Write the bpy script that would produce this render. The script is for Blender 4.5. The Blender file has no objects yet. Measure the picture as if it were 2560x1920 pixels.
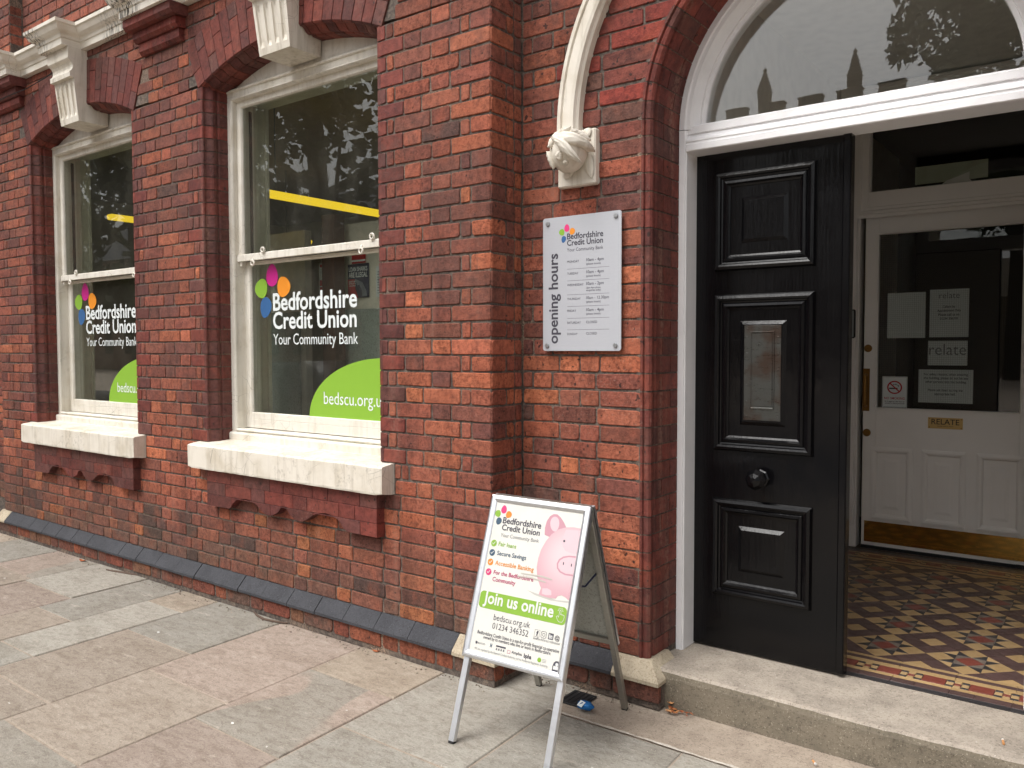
import bpy, math, random
from mathutils import Vector, Matrix
from math import sin, cos, pi, radians, sqrt, hypot, atan2
random.seed(7)
R_ = random.Random(11)
scene = bpy.context.scene
COL = scene.collection

# ------------------------------------------------------------------ camera, sky, sun, exposure
CAM = Vector((0.0, -2.88, 1.52))
YAW, PITCH, ROLL = radians(-36.9625), radians(-2.4297), radians(-0.09987)
_f = Vector((sin(YAW)*cos(PITCH), cos(YAW)*cos(PITCH), sin(PITCH)))
_r = Vector((cos(YAW), -sin(YAW), 0)); _u = _r.cross(_f)
_r2 = cos(ROLL)*_r + sin(ROLL)*_u; _u2 = -sin(ROLL)*_r + cos(ROLL)*_u
cam_d = bpy.data.cameras.new('camera'); cam = bpy.data.objects.new('camera', cam_d); COL.objects.link(cam)
cam_d.sensor_fit = 'HORIZONTAL'; cam_d.sensor_width = 36.0; cam_d.lens = 28.80
cam_d.clip_start = 0.05; cam_d.clip_end = 900
cam.matrix_world = Matrix(((_r2.x, _u2.x, -_f.x, CAM.x), (_r2.y, _u2.y, -_f.y, CAM.y), (_r2.z, _u2.z, -_f.z, CAM.z), (0, 0, 0, 1)))
scene.camera = cam

SUN_EL, SUN_AZ = radians(58), radians(202)      # azimuth clockwise from +Y: the sun stands behind the camera, a little to its right
world = bpy.data.worlds.new('World'); scene.world = world; world.use_nodes = True
wn = world.node_tree.nodes; wl = world.node_tree.links
for n_ in list(wn): wn.remove(n_)
sky = wn.new('ShaderNodeTexSky'); sky.sky_type = 'NISHITA'; sky.sun_disc = False
sky.sun_elevation = SUN_EL; sky.sun_rotation = SUN_AZ; sky.air_density = 1.0; sky.dust_density = 6.0; sky.ozone_density = 1.0
hs = wn.new('ShaderNodeHueSaturation'); hs.inputs['Saturation'].default_value = 0.16
bg = wn.new('ShaderNodeBackground'); bg.inputs['Strength'].default_value = 0.15
wo = wn.new('ShaderNodeOutputWorld')
wl.new(sky.outputs[0], hs.inputs['Color']); wl.new(hs.outputs[0], bg.inputs['Color']); wl.new(bg.outputs[0], wo.inputs['Surface'])
sun_d = bpy.data.lights.new('sun', 'SUN'); sun_d.energy = 1.1; sun_d.angle = radians(40); sun_d.color = (1.0, 0.97, 0.925)
sun = bpy.data.objects.new('sun', sun_d); COL.objects.link(sun)
sd_ = Vector((sin(SUN_AZ)*cos(SUN_EL), cos(SUN_AZ)*cos(SUN_EL), sin(SUN_EL)))
sun.rotation_euler = sd_.to_track_quat('Z', 'Y').to_euler(); sun.location = sd_*40
vs = scene.view_settings
vs.view_transform = 'Standard'; vs.look = 'None'; vs.exposure = 0.62; vs.gamma = 1.0; vs.use_curve_mapping = False
scene.cycles.max_bounces = 8; scene.cycles.transparent_max_bounces = 12
scene.cycles.use_denoising = True
scene.cycles.caustics_reflective = False; scene.cycles.caustics_refractive = False
scene.cycles.sample_clamp_indirect = 6.0

# ------------------------------------------------------------------ materials
def lin(c):
    c /= 255.0
    return c/12.92 if c <= 0.04045 else ((c+0.055)/1.055)**2.4
def S(r, g, b, k=0.9): return (lin(r)*k, lin(g)*k, lin(b)*k, 1.0)

class NT:
    def __init__(s, name):
        s.m = bpy.data.materials.new(name); s.m.use_nodes = True
        s.t = s.m.node_tree; s.b = s.t.nodes['Principled BSDF']; s.out = s.t.nodes['Material Output']
    def n(s, typ, **kw):
        nd = s.t.nodes.new('ShaderNode'+typ)
        for k, v in kw.items():
            if k.startswith('_'): setattr(nd, k[1:], v)
            else:
                key = k.replace('__', ' ')
                sock = nd.inputs[int(key[1:])] if key[0] == 'i' and key[1:].isdigit() else nd.inputs[key]
                if hasattr(v, 'is_output'): s.t.links.new(v, sock)
                else: sock.default_value = v
        return nd
    def pos(s, scale=(1, 1, 1)):
        g = s.n('NewGeometry')
        return s.n('Mapping', Vector=g.outputs['Position'], Scale=scale).outputs[0]
    def noise(s, vec, scale, detail=4, rough=0.55, dist=0.0):
        return s.n('TexNoise', Vector=vec, Scale=scale, Detail=detail, Roughness=rough, Distortion=dist).outputs['Fac']
    def ramp(s, fac, a, b, lo=0.0, hi=1.0):
        return s.n('MapRange', Value=fac, From__Min=a, From__Max=b, To__Min=lo, To__Max=hi, _interpolation_type='SMOOTHSTEP').outputs[0]
    def math(s, op, a, b=0.0, c=0.0): return s.n('Math', _operation=op, i0=a, i1=b, i2=c).outputs[0]
    def mix(s, fac, a, b, mode='MIX'):
        nd = s.t.nodes.new('ShaderNodeMix'); nd.data_type = 'RGBA'; nd.blend_type = mode; nd.clamp_factor = True
        for sock, v in ((nd.inputs[0], fac), (nd.inputs[6], a), (nd.inputs[7], b)):
            if hasattr(v, 'is_output'): s.t.links.new(v, sock)
            else: sock.default_value = v
        return nd.outputs[2]
    def attr(s, name='col'):
        a = s.n('Attribute'); a.attribute_name = name; return a
    def set(s, **kw):
        for k, v in kw.items():
            key = k.replace('__', ' ')
            if hasattr(v, 'is_output'): s.t.links.new(v, s.b.inputs[key])
            else: s.b.inputs[key].default_value = v
        return s
    def bump(s, h, strength=0.3, dist=0.01):
        nd = s.n('Bump', Strength=strength, Distance=dist, Height=h); s.t.links.new(nd.outputs[0], s.b.inputs['Normal']); return s

def flat(name, rgb, rough=0.55, metal=0.0, k=0.9, coat=0.0, var=0.12):
    t = NT(name); c = S(*rgb, k)
    nz = t.noise(t.pos(), 14, 5)
    t.set(Base__Color=t.mix(t.ramp(nz, .35, .75), c, tuple(x*(1-var) for x in c[:3])+(1,)), Roughness=rough, Metallic=metal)
    if coat: t.set(Coat__Weight=coat, Coat__Roughness=0.08)
    return t.m

def make_brick():
    t = NT('brick_clay'); a = t.attr(); p = t.pos()
    rgb, al = a.outputs['Color'], a.outputs['Alpha']
    n1 = t.noise(p, 26, 6, .68, .4); n2 = t.noise(p, 105, 6, .8); n3 = t.noise(p, 8, 4); n4 = t.noise(p, 62, 5, .7, .3); hi = t.noise(p, 170, 3, .7)
    dk = t.mix(1.0, rgb, (.42, .40, .43, 1), 'MULTIPLY')
    c = t.mix(t.ramp(n1, .36, .70, 0, .8), rgb, dk)
    c = t.mix(t.math('MULTIPLY', t.ramp(n3, .48, .70), t.math('MULTIPLY', al, .6)), c, t.mix(.55, rgb, S(188, 98, 66)))
    c = t.mix(t.math('MULTIPLY', t.ramp(n4, .48, .60), t.math('MULTIPLY_ADD', al, .7, .15)), c, t.mix(1.0, c, (.52, .47, .46, 1), 'MULTIPLY'))
    c = t.mix(t.math('MULTIPLY', t.ramp(n2, .56, .66), t.math('MULTIPLY_ADD', al, .8, .05)), c, t.mix(1.0, c, (.30, .27, .27, 1), 'MULTIPLY'))
    c = t.mix(t.math('MULTIPLY', t.ramp(hi, .60, .72), t.math('MULTIPLY_ADD', al, .6, .06)), c, S(214, 142, 110))
    c = t.mix(t.math('MULTIPLY', t.ramp(t.noise(p, 44, 1, .3), .72, .76), .85), c, S(48, 36, 33))
    soot = t.noise(p, 1.3, 3, .5, .4)
    c = t.mix(t.math('MULTIPLY', t.ramp(soot, .46, .68, 0, .5), t.ramp(t.noise(p, 19, 4, .7), .35, .65)), c, S(92, 66, 60))
    run = t.noise(t.pos((8, 8, .6)), 1.0, 4, .6)
    c = t.mix(t.ramp(run, .50, .68, 0, .6), c, t.mix(1.0, c, (.60, .54, .52, 1), 'MULTIPLY'))
    pale = t.math('MULTIPLY', t.ramp(t.noise(t.pos((6, 6, .5)), 1.3, 3, .55), .60, .74), t.ramp(n4, .38, .62))
    c = t.mix(t.math('MULTIPLY', pale, .45), c, S(176, 138, 120))
    lime = t.math('MULTIPLY', t.ramp(t.noise(p, 2.1, 3, .5, .6), .56, .70), t.ramp(t.noise(p, 80, 5, .8), .54, .70))
    c = t.mix(t.math('MULTIPLY', lime, .5), c, S(188, 160, 146))
    t.set(Base__Color=c, Roughness=t.math('MULTIPLY_ADD', al, .28, .6), Specular__IOR__Level=.35)
    h = t.math('ADD', t.math('MULTIPLY', n2, t.math('MULTIPLY', al, 1.2)), t.math('MULTIPLY', n1, .8))
    t.bump(h, .8, .008); return t.m

def make_mortar():
    t = NT('mortar'); p = t.pos()
    n = t.noise(p, 40, 6, .7); n2 = t.noise(p, 3.2, 3); n3 = t.noise(p, 160, 4, .7)
    c = t.mix(t.ramp(n, .35, .7), S(74, 66, 61), S(124, 112, 102))
    c = t.mix(t.math('MULTIPLY', t.ramp(n2, .5, .72), t.ramp(n3, .42, .62, 0, .8)), c, S(182, 152, 126))
    t.set(Base__Color=c, Roughness=.95); t.bump(n3, .6, .006); return t.m

def make_render_paint(name, base, dirt, amt=.5, streak=False, rough=.7, crack=True, bs=.25, drip=0.0):
    t = NT(name); p = t.pos()
    n = t.noise(p, 6, 5); n2 = t.noise(p, 55, 6, .7)
    c = t.mix(t.ramp(n, .4, .8, 0, amt), S(*base), S(*dirt))
    if crack:
        v = t.n('TexVoronoi', Vector=t.n('Mapping', Vector=p, Scale=(1, 1, 1)).outputs[0], Scale=11.0, _feature='DISTANCE_TO_EDGE')
        vv = t.math('MULTIPLY', t.ramp(v.outputs['Distance'], .0, .012, 1, 0), t.ramp(t.noise(p, 4.3, 3), .52, .62))
        c = t.mix(t.math('MULTIPLY', vv, .55), c, S(92, 80, 66))
        ch = t.math('MULTIPLY', t.ramp(t.noise(p, 120, 5, .8), .66, .72), t.ramp(t.noise(p, 7, 3), .5, .66))
        c = t.mix(t.math('MULTIPLY', ch, .8), c, S(96, 84, 70))
    if drip:
        dr = t.noise(t.pos((26, 26, 2.2)), 1.0, 5, .65)
        c = t.mix(t.ramp(dr, .48, .66, 0, drip), c, S(168, 156, 136))
        gm = t.math('MULTIPLY', t.ramp(t.noise(p, 30, 6, .75), .50, .64), t.ramp(t.noise(p, 3.5, 3), .48, .66))
        c = t.mix(t.math('MULTIPLY', gm, drip), c, S(128, 116, 98))
    if streak:
        st = t.noise(t.pos((95, 95, 5)), 1.0, 4, .65); zone = t.noise(p, 1.5, 2)
        c = t.mix(t.math('MULTIPLY', t.ramp(st, .47, .6), t.ramp(zone, .44, .60)), c, S(44, 38, 32))
    t.set(Base__Color=c, Roughness=rough); t.bump(n2, bs, .004); return t.m

def make_black_gloss():
    t = NT('black_gloss_paint')
    g = t.noise(t.pos((60, 60, 4)), 1.6, 6, .7, .5); s_ = t.noise(t.pos(), 190, 4, .8)
    c = t.mix(t.ramp(s_, .745, .76, 0, .7), (.0030, .0028, .0034, 1), (.35, .33, .31, 1))
    sm = t.noise(t.pos(), 5, 4)
    t.set(Base__Color=c, Roughness=t.ramp(sm, .3, .7, .07, .2), Specular__IOR__Level=.3)
    t.bump(t.math('ADD', g, t.math('MULTIPLY', t.noise(t.pos((9, 9, 3)), 1.0, 3), 2.0)), .26, .004); return t.m

def make_stone_flag():
    t = NT('flagstone'); a = t.attr(); p = t.pos(); rgb, al = a.outputs['Color'], a.outputs['Alpha']
    n1 = t.noise(t.pos((1, 2.2, 1)), 3.6, 7, .7, .6); n2 = t.noise(t.pos((1, 1.5, 1)), 78, 6, .8); n3 = t.noise(t.pos((1.0, .7, 1)), 1.25, 1.5, .35, .25); n4 = t.noise(t.pos((1, 2.0, 1)), 17, 6, .72, .4)
    grey = S(154, 149, 138)
    m = t.math('MULTIPLY', t.ramp(n3, .485, .50), al)
    c = t.mix(t.math('MULTIPLY', m, .85), rgb, grey)
    c = t.mix(t.ramp(n1, .38, .70, 0, .55), c, t.mix(1.0, c, (.64, .60, .56, 1), 'MULTIPLY'))
    c = t.mix(t.ramp(n4, .46, .62, 0, .5), c, t.mix(1.0, c, (.60, .56, .53, 1), 'MULTIPLY'))
    c = t.mix(t.ramp(n2, .50, .62, 0, .5), c, t.mix(1.0, c, (.46, .42, .39, 1), 'MULTIPLY'))
    c = t.mix(t.ramp(t.noise(t.pos((1, 2.5, 1)), 6.5, 7, .75), .56, .70, 0, .45), c, S(200, 190, 176))
    c = t.mix(t.ramp(t.noise(p, 120, 3, .7), .64, .70, 0, .7), c, S(214, 204, 192))
    sp = t.ramp(t.noise(p, 26, 2, .5), .765, .78)
    c = t.mix(t.math('MULTIPLY', sp, .7), c, S(216, 212, 205))
    t.set(Base__Color=c, Roughness=.85); t.bump(t.math('ADD', n2, t.math('MULTIPLY', n4, .9)), .5, .007); return t.m

def make_aggregate(name, c1, c2, light):
    t = NT(name); p = t.pos()
    n = t.noise(p, 95, 5, .8); n2 = t.noise(p, 7, 6, .7); n3 = t.noise(p, 150, 3)
    c = t.mix(t.ramp(n2, .35, .7), S(*c1), S(*c2))
    c = t.mix(t.ramp(n, .50, .64, 0, .7), c, t.mix(1.0, c, (.42, .38, .35, 1), 'MULTIPLY'))
    c = t.mix(t.ramp(n3, .60, .7, 0, .6), c, S(*light))
    t.set(Base__Color=c, Roughness=.85); t.bump(n, .45, .004); return t.m

def make_tile():
    t = NT('encaustic_tile'); a = t.attr(); p = t.pos()
    n = t.noise(p, 24, 5, .65); n2 = t.noise(p, 140, 3)
    c = t.mix(t.ramp(n, .45, .8, 0, .35), a.outputs['Color'], t.mix(1.0, a.outputs['Color'], (.6, .55, .5, 1), 'MULTIPLY'))
    t.set(Base__Color=c, Roughness=t.ramp(n, .3, .7, .28, .45)); t.bump(n2, .06, .002); return t.m

def make_glass(name, f0, tint=(1, 1, 1, 1), dirt=0.0):
    t = NT(name); t.t.nodes.remove(t.b)
    fac_ = t.n('LayerWeight', Blend=.5).outputs['Facing']; fr = t.math('MULTIPLY_ADD', t.math('POWER', fac_, 5.0), 1-f0, f0); tr = t.n('BsdfTransparent', Color=tint)
    wob = t.n('Bump', Strength=.006, Distance=.02, Height=t.noise(t.pos(), 4.5, 2))
    gl = t.n('BsdfGlossy', Roughness=0.0, Normal=wob.outputs[0])
    mx = t.n('MixShader', i0=fr, i1=tr.outputs[0], i2=gl.outputs[0]); o = mx.outputs[0]
    if dirt:
        df = t.n('BsdfDiffuse', Color=S(176, 172, 160))
        d = t.ramp(t.noise(t.pos((1, 1, .5)), 4.5, 7, .75), .42, .8, dirt*.35, dirt)
        o = t.n('MixShader', i0=d, i1=o, i2=df.outputs[0]).outputs[0]
    t.t.links.new(o, t.out.inputs['Surface']); return t.m

def make_metal(name, rgb, rough, wear=None, metal=1.0, bs=.05):
    t = NT(name); p = t.pos(); n = t.noise(t.pos((4, 4, 30)), 6, 5, .7)
    c = S(*rgb, 1.0)
    if wear: c = t.mix(t.ramp(t.noise(p, 9, 4), .42, .66), c, S(*wear, 1.0))
    t.set(Base__Color=c, Metallic=metal, Roughness=t.ramp(n, .3, .7, rough*.8, rough*1.25)); t.bump(n, bs, .002); return t.m

def emit(name, rgb, strength):
    t = NT(name); t.set(Base__Color=S(*rgb), Emission__Color=S(*rgb, 1.0), Emission__Strength=strength); return t.m

M = dict(
    brick=make_brick(), mortar=make_mortar(),
    stone=make_render_paint('cream_painted_stone', (234, 227, 214), (200, 188, 166), .75, drip=.36),
    cornice=make_render_paint('weathered_painted_stone', (242, 236, 224), (204, 190, 166), .6, streak=True),
    wood=make_render_paint('cream_window_paint', (238, 233, 222), (208, 197, 176), .65, rough=.5, bs=.2, drip=.22),
    white=make_render_paint('white_gloss_paint', (252, 251, 252), (236, 235, 235), .6, rough=.3, crack=False, bs=.2),
    inner=make_render_paint('inner_grey_white_paint', (250, 246, 242), (242, 238, 233), .5, rough=.35, crack=False, bs=.06),
    lining=flat('cream_lining_paint', (206, 202, 182), .6),
    black=make_black_gloss(), flag=make_stone_flag(), tile=make_tile(),
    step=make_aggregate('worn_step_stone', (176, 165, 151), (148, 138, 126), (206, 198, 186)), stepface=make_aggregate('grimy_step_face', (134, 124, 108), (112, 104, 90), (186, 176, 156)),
    blackbrick=make_aggregate('blue_engineering_brick', (66, 67, 72), (54, 55, 60), (100, 100, 104)),
    palestone=make_aggregate('pale_plinth_stone', (196, 182, 158), (170, 156, 134), (214, 204, 186)),
    bed=make_aggregate('paving_joint', (172, 158, 142), (150, 136, 122), (204, 192, 178)),
    asphalt=make_aggregate('asphalt', (72, 72, 72), (62, 62, 63), (110, 110, 108)),
    kerb=make_aggregate('granite_kerb', (150, 148, 144), (130, 128, 124), (190, 188, 184)),
    glass=make_glass('window_glass', .075, (.95, .97, .94, 1), .07),
    fanglass=make_glass('fanlight_glass', .08, (.98, .99, .98, 1), .035),
    doorglass=make_glass('inner_door_glass', .04, (.95, .96, .95, 1)),
    alu=make_metal('brushed_aluminium', (226, 228, 232), .36), aludark=make_metal('dull_aluminium', (170, 168, 162), .5),
    steel=make_metal('stainless_bolt', (176, 178, 180), .4),
    plate=make_metal('worn_letter_plate', (92, 93, 90), .32, (82, 68, 60), .8),
    brass=make_metal('brass', (206, 160, 84), .07, None, 1.0, .02), brassplate=make_metal('worn_brass_plate', (196, 164, 104), .45, None, .3), brassdull=make_metal('dull_brass', (140, 104, 58), .4),
    signface=make_metal('satin_sign_face', (186, 188, 194), .5, None, .25),
    panelgrey=flat('sign_back_panel', (150, 152, 148), .7),
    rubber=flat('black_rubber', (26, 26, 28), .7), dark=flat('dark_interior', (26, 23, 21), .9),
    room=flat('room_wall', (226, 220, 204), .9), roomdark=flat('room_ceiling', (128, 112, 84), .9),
    board=make_aggregate('green_grey_noticeboard', (160, 170, 163), (144, 154, 147), (176, 186, 179)),
    hallwall=flat('vestibule_plaster', (252, 249, 243), .8),
    paper=flat('white_paper', (222, 228, 228), .8, var=.04), poster=flat('poster_paper', (218, 216, 208), .35, var=.05),
    vwhite=flat('white_vinyl', (236, 242, 242), .5, var=.03), ink=flat('charcoal_ink', (70, 68, 78), .6, var=.03), inkblack=flat('black_ink', (34, 34, 36), .6, var=.03),
    inkgrey=flat('grey_ink', (112, 112, 116), .6, var=.03), inkpale=flat('pale_grey_ink', (166, 166, 164), .6, var=.03),
    magenta=flat('magenta_vinyl', (206, 40, 142), .45, var=.03), lime=flat('lime_vinyl', (142, 188, 62), .45, var=.03), orange=flat('orange_vinyl', (244, 152, 48), .45, var=.03),
    blue=flat('blue_vinyl', (58, 104, 158), .45, var=.03), pink=flat('hot_pink_ink', (236, 66, 132), .45, var=.03), slate=flat('slate_blue_ink', (70, 98, 122), .45, var=.03),
    crimson=flat('crimson_ink', (196, 44, 108), .5, var=.03), pig=flat('pale_pink_ink', (238, 194, 204), .4, var=.05), pigd=flat('deeper_pink_ink', (222, 164, 178), .4, var=.05), pigl=flat('light_pink_ink', (247, 214, 221), .4, var=.03),
    red=flat('red_ink', (186, 34, 40), .5, var=.03), navy=flat('navy_ink', (32, 38, 70), .5, var=.05), shark=flat('shark_grey_ink', (120, 128, 140), .5, var=.2),
    yellow=emit('lit_yellow_batten', (250, 210, 40), .72), cord=flat('sash_cord', (70, 62, 54), .9),
    plasticgrey=flat('grey_plastic', (172, 176, 178), .45), wrapper=flat('blue_foil_wrapper', (40, 122, 196), .25, .3, var=.3),
    twig=flat('brown_twig', (92, 74, 62), .8), leafbrown=flat('dead_leaf', (176, 96, 50), .7, var=.4), tan=flat('tan_filter', (208, 150, 96), .8), offwhite=flat('off_white_scrap', (228, 226, 222), .7),
    bark=make_aggregate('tree_bark', (84, 74, 62), (64, 56, 48), (110, 100, 88)),
    churchstone=make_aggregate('church_stone', (150, 138, 118), (128, 118, 102), (170, 160, 140)),
    carpaint=flat('dark_car_paint', (36, 40, 48), .25, .2, coat=.8), carglass=flat('car_glass', (18, 20, 22), .08), tyre=flat('tyre_rubber', (24, 24, 24), .8), lamp=flat('car_lamp_lens', (226, 226, 220), .15),
    scar=flat('tape_scar_film', (206, 196, 186), .5), slot=flat('dark_slot', (22, 20, 20), .9),
)
def make_leaf():
    t = NT('tree_foliage'); a = t.attr()
    t.set(Base__Color=a.outputs['Color'], Roughness=.6)
    return t.m
M['foliage'] = make_leaf()
for _n, _c in dict(pig=(238, 194, 204), pigd=(222, 164, 178), pigl=(247, 214, 221), lime=(150, 196, 62), orange=(244, 152, 48), pink=(236, 66, 132), slate=(70, 98, 122), crimson=(196, 44, 108), vwhite=(246, 246, 242), inkpale=(176, 176, 174), scar=(214, 206, 196), shade=(214, 210, 202)).items():
    M['p_'+_n] = flat('print_'+_n, _c, .4, k=.66, var=.03)

# ------------------------------------------------------------------ geometry helpers
ORG = {}
def root(name, loc, label, cat, group=None, kind=None):
    o = bpy.data.objects.new(name, None); COL.objects.link(o); o.location = loc; o.empty_display_size = .1
    ORG[o.as_pointer()] = Vector(loc); tag(o, label, cat, group, kind); return o
def tag(o, label=None, cat=None, group=None, kind=None):
    if label: o['label'] = label
    if cat: o['category'] = cat
    if group: o['group'] = group
    if kind: o['kind'] = kind
    return o
class MB:
    def __init__(s): s.v = []; s.f = []; s.mi = []; s.c = []
    def add(s, vs, fs, mi=0, col=None):
        b = len(s.v); s.v += [tuple(v) for v in vs]
        for f in fs: s.f.append(tuple(i+b for i in f)); s.mi.append(mi); s.c.append(col)
        return s
    def build(s, name, mats, parent=None, smooth=False, loc=None, kind=None, label=None):
        me = bpy.data.meshes.new(name)
        org = ORG[parent.as_pointer()] if parent is not None else Vector(loc or (0, 0, 0))
        me.from_pydata([(v[0]-org.x, v[1]-org.y, v[2]-org.z) for v in s.v], [], s.f)
        mats = mats if isinstance(mats, (list, tuple)) else [mats]
        for m in mats: me.materials.append(M[m] if isinstance(m, str) else m)
        if len(mats) > 1: me.polygons.foreach_set('material_index', s.mi)
        if any(c is not None for c in s.c):
            at = me.color_attributes.new('col', 'FLOAT_COLOR', 'CORNER'); buf = []
            for p, c in zip(me.polygons, s.c): buf += list(c or (.5, .5, .5, 1))*p.loop_total
            at.data.foreach_set('color', buf)
        if smooth: me.polygons.foreach_set('use_smooth', [True]*len(me.polygons))
        me.update()
        o = bpy.data.objects.new(name, me); COL.objects.link(o)
        if parent is not None: o.parent = parent
        else: o.location = org
        ORG[o.as_pointer()] = org
        if kind: o['kind'] = kind
        if label: o['label'] = label
        return o
    # --- primitives
    def box(s, x0, x1, y0, y1, z0, z1, b=0.0, mi=0, col=None, xf=None):
        if b <= 0:
            v = [(x, y, z) for x in (x0, x1) for y in (y0, y1) for z in (z0, z1)]
            f = [(0, 1, 3, 2), (4, 6, 7, 5), (0, 4, 5, 1), (2, 3, 7, 6), (0, 2, 6, 4), (1, 5, 7, 3)]
        else:
            v = []; idx = {}
            X = (x0, x1); Y = (y0, y1); Z = (z0, z1)
            for i in (0, 1):
                for j in (0, 1):
                    for k in (0, 1):
                        sx, sy, sz = (1, -1)[i]*b, (1, -1)[j]*b, (1, -1)[k]*b
                        idx[i, j, k] = len(v)
                        v += [(X[i], Y[j]+sy, Z[k]+sz), (X[i]+sx, Y[j], Z[k]+sz), (X[i]+sx, Y[j]+sy, Z[k])]
            I = lambda i, j, k, a: idx[i, j, k]+a
            f = []
            for i in (0, 1):
                q = [I(i, 0, 0, 0), I(i, 0, 1, 0), I(i, 1, 1, 0), I(i, 1, 0, 0)]; f.append(q if i == 0 else q[::-1])
                q = [I(0, i, 0, 1), I(1, i, 0, 1), I(1, i, 1, 1), I(0, i, 1, 1)]; f.append(q if i == 0 else q[::-1])
                q = [I(0, 0, i, 2), I(0, 1, i, 2), I(1, 1, i, 2), I(1, 0, i, 2)]; f.append(q if i == 0 else q[::-1])
            for j in (0, 1):
                for k in (0, 1):
                    f.append([I(0, j, k, 1), I(1, j, k, 1), I(1, j, k, 2), I(0, j, k, 2)])
                    f.append([I(j, 0, k, 0), I(j, 1, k, 0), I(j, 1, k, 2), I(j, 0, k, 2)])
                    f.append([I(j, k, 0, 0), I(j, k, 1, 0), I(j, k, 1, 1), I(j, k, 0, 1)])
                    for i in (0, 1): f.append([I(i, j, k, 0), I(i, j, k, 1), I(i, j, k, 2)])
        if xf: v = [xf(*p) for p in v]
        return s.add(v, f, mi, col)
    def rings(s, rings, closed=True, cap0=True, cap1=True, mi=0, col=None):
        n = len(rings[0]); v = [p for r in rings for p in r]; f = []
        for a in range(len(rings)-1):
            for i in range(n if closed else n-1):
                j = (i+1) % n; f.append((a*n+i, a*n+j, (a+1)*n+j, (a+1)*n+i))
        if cap0: f.append(tuple(range(n-1, -1, -1)))
        if cap1: f.append(tuple(range((len(rings)-1)*n, len(rings)*n)))
        return s.add(v, f, mi, col)
    def prism(s, pts, y0, y1, mi=0, col=None, ch=0.0):
        """polygon in x,z pushed from y0 (front) to y1"""
        if ch:
            cx = sum(p[0] for p in pts)/len(pts); cz = sum(p[1] for p in pts)/len(pts)
            n = len(pts); fr = []
            for i in range(n):
                a, b, c = Vector(pts[i-1]), Vector(pts[i]), Vector(pts[(i+1) % n])
                d1 = (b-a); d2 = (c-b)
                if d1.length < 1e-7 or d2.length < 1e-7: fr.append(tuple(b)); continue
                d1.normalize(); d2.normalize()
                n1 = Vector((-d1.y, d1.x)); n2 = Vector((-d2.y, d2.x)); mm = n1+n2
                if mm.length < 1e-6: mm = n1
                mm = mm/max(.35, mm.length_squared/2) if False else mm.normalized()/max(.5, mm.normalized().dot(n1))
                fr.append(tuple(b+mm*ch))
            area = sum(pts[i-1][0]*pts[i][1]-pts[i][0]*pts[i-1][1] for i in range(n))
            if area < 0: fr = [tuple(Vector(p)*2-Vector(q)) for p, q in zip(pts, fr)]
            R = [[(x, y0, z) for x, z in fr], [(x, y0+ch, z) for x, z in pts], [(x, y1, z) for x, z in pts]]
        else: R = [[(x, y0, z) for x, z in pts], [(x, y1, z) for x, z in pts]]
        return s.rings(R, mi=mi, col=col)
    def tube(s, path, rad, seg=8, mi=0, col=None, cap=True):
        rg = []; prev = None
        for i, p in enumerate(path):
            p = Vector(p); a = Vector(path[max(0, i-1)]); b = Vector(path[min(len(path)-1, i+1)]); d = (b-a).normalized()
            ref = prev if prev else (Vector((0, 0, 1)) if abs(d.z) < .9 else Vector((1, 0, 0)))
            u = (ref-d*ref.dot(d)).normalized(); w = d.cross(u); prev = u
            r = rad[i] if isinstance(rad, (list, tuple)) else rad
            rg.append([p+u*r*cos(2*pi*k/seg)+w*r*sin(2*pi*k/seg) for k in range(seg)])
        return s.rings(rg, cap0=cap, cap1=cap, mi=mi, col=col)
    def lathe(s, prof, O, ax, seg=16, mi=0, col=None):
        """prof: (radius, distance along ax)"""
        ax = Vector(ax).normalized(); u = ax.orthogonal().normalized(); w = ax.cross(u); O = Vector(O)
        return s.rings([[O+ax*h+(u*cos(2*pi*k/seg)+w*sin(2*pi*k/seg))*max(r, 1e-5) for k in range(seg)] for r, h in prof], mi=mi, col=col)
    def rect_frame(s, x0, x1, z0, z1, prof, y, mi=0, col=None, fill=False):
        """mitred moulding round a rectangle: prof = (inset, proud towards -y)"""
        R = [[(x0+d, y-p, z0+d), (x1-d, y-p, z0+d), (x1-d, y-p, z1-d), (x0+d, y-p, z1-d)] for d, p in prof]
        return s.rings(R, cap0=False, cap1=fill, mi=mi, col=col)
    def arc(s, c, prof, a0, a1, n, mi=0, col=None, caps=True):
        """prof = (radius, y) swept round centre c in the x,z plane"""
        R = []
        for i in range(n+1):
            a = a0+(a1-a0)*i/n; R.append([(c[0]+r*cos(a), y, c[1]+r*sin(a)) for r, y in prof])
        return s.rings(R, cap0=caps, cap1=caps, mi=mi, col=col)
    def quad(s, a, b, c, d, mi=0, col=None): return s.add([a, b, c, d], [(0, 1, 2, 3)], mi, col)

class Plane:
    """a flat printed face: (a,b) on it, off = height above it"""
    def __init__(s, O, ux, uy): s.O = Vector(O); s.ux = Vector(ux); s.uy = Vector(uy); s.n = s.ux.cross(s.uy).normalized()
    def at(s, a, b, off=0): return s.O+s.ux*a+s.uy*b+s.n*off
def fac(y): return Plane((0, y, 0), (1, 0, 0), (0, 0, 1))
_TX = {}
def text_mesh(st, bold):
    if (st, bold) not in _TX:
        cu = bpy.data.curves.new('t', 'FONT'); cu.body = st; cu.size = 1.0; cu.offset = bold; cu.resolution_u = 3; cu.fill_mode = 'FRONT'
        ob = bpy.data.objects.new('t', cu); COL.objects.link(ob)
        dg = bpy.context.evaluated_depsgraph_get(); me = ob.evaluated_get(dg).to_mesh()
        _TX[st, bold] = ([tuple(v.co) for v in me.vertices], [tuple(p.vertices) for p in me.polygons])
        ob.evaluated_get(dg).to_mesh_clear(); bpy.data.objects.remove(ob); bpy.data.curves.remove(cu)
    return _TX[st, bold]
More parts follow.
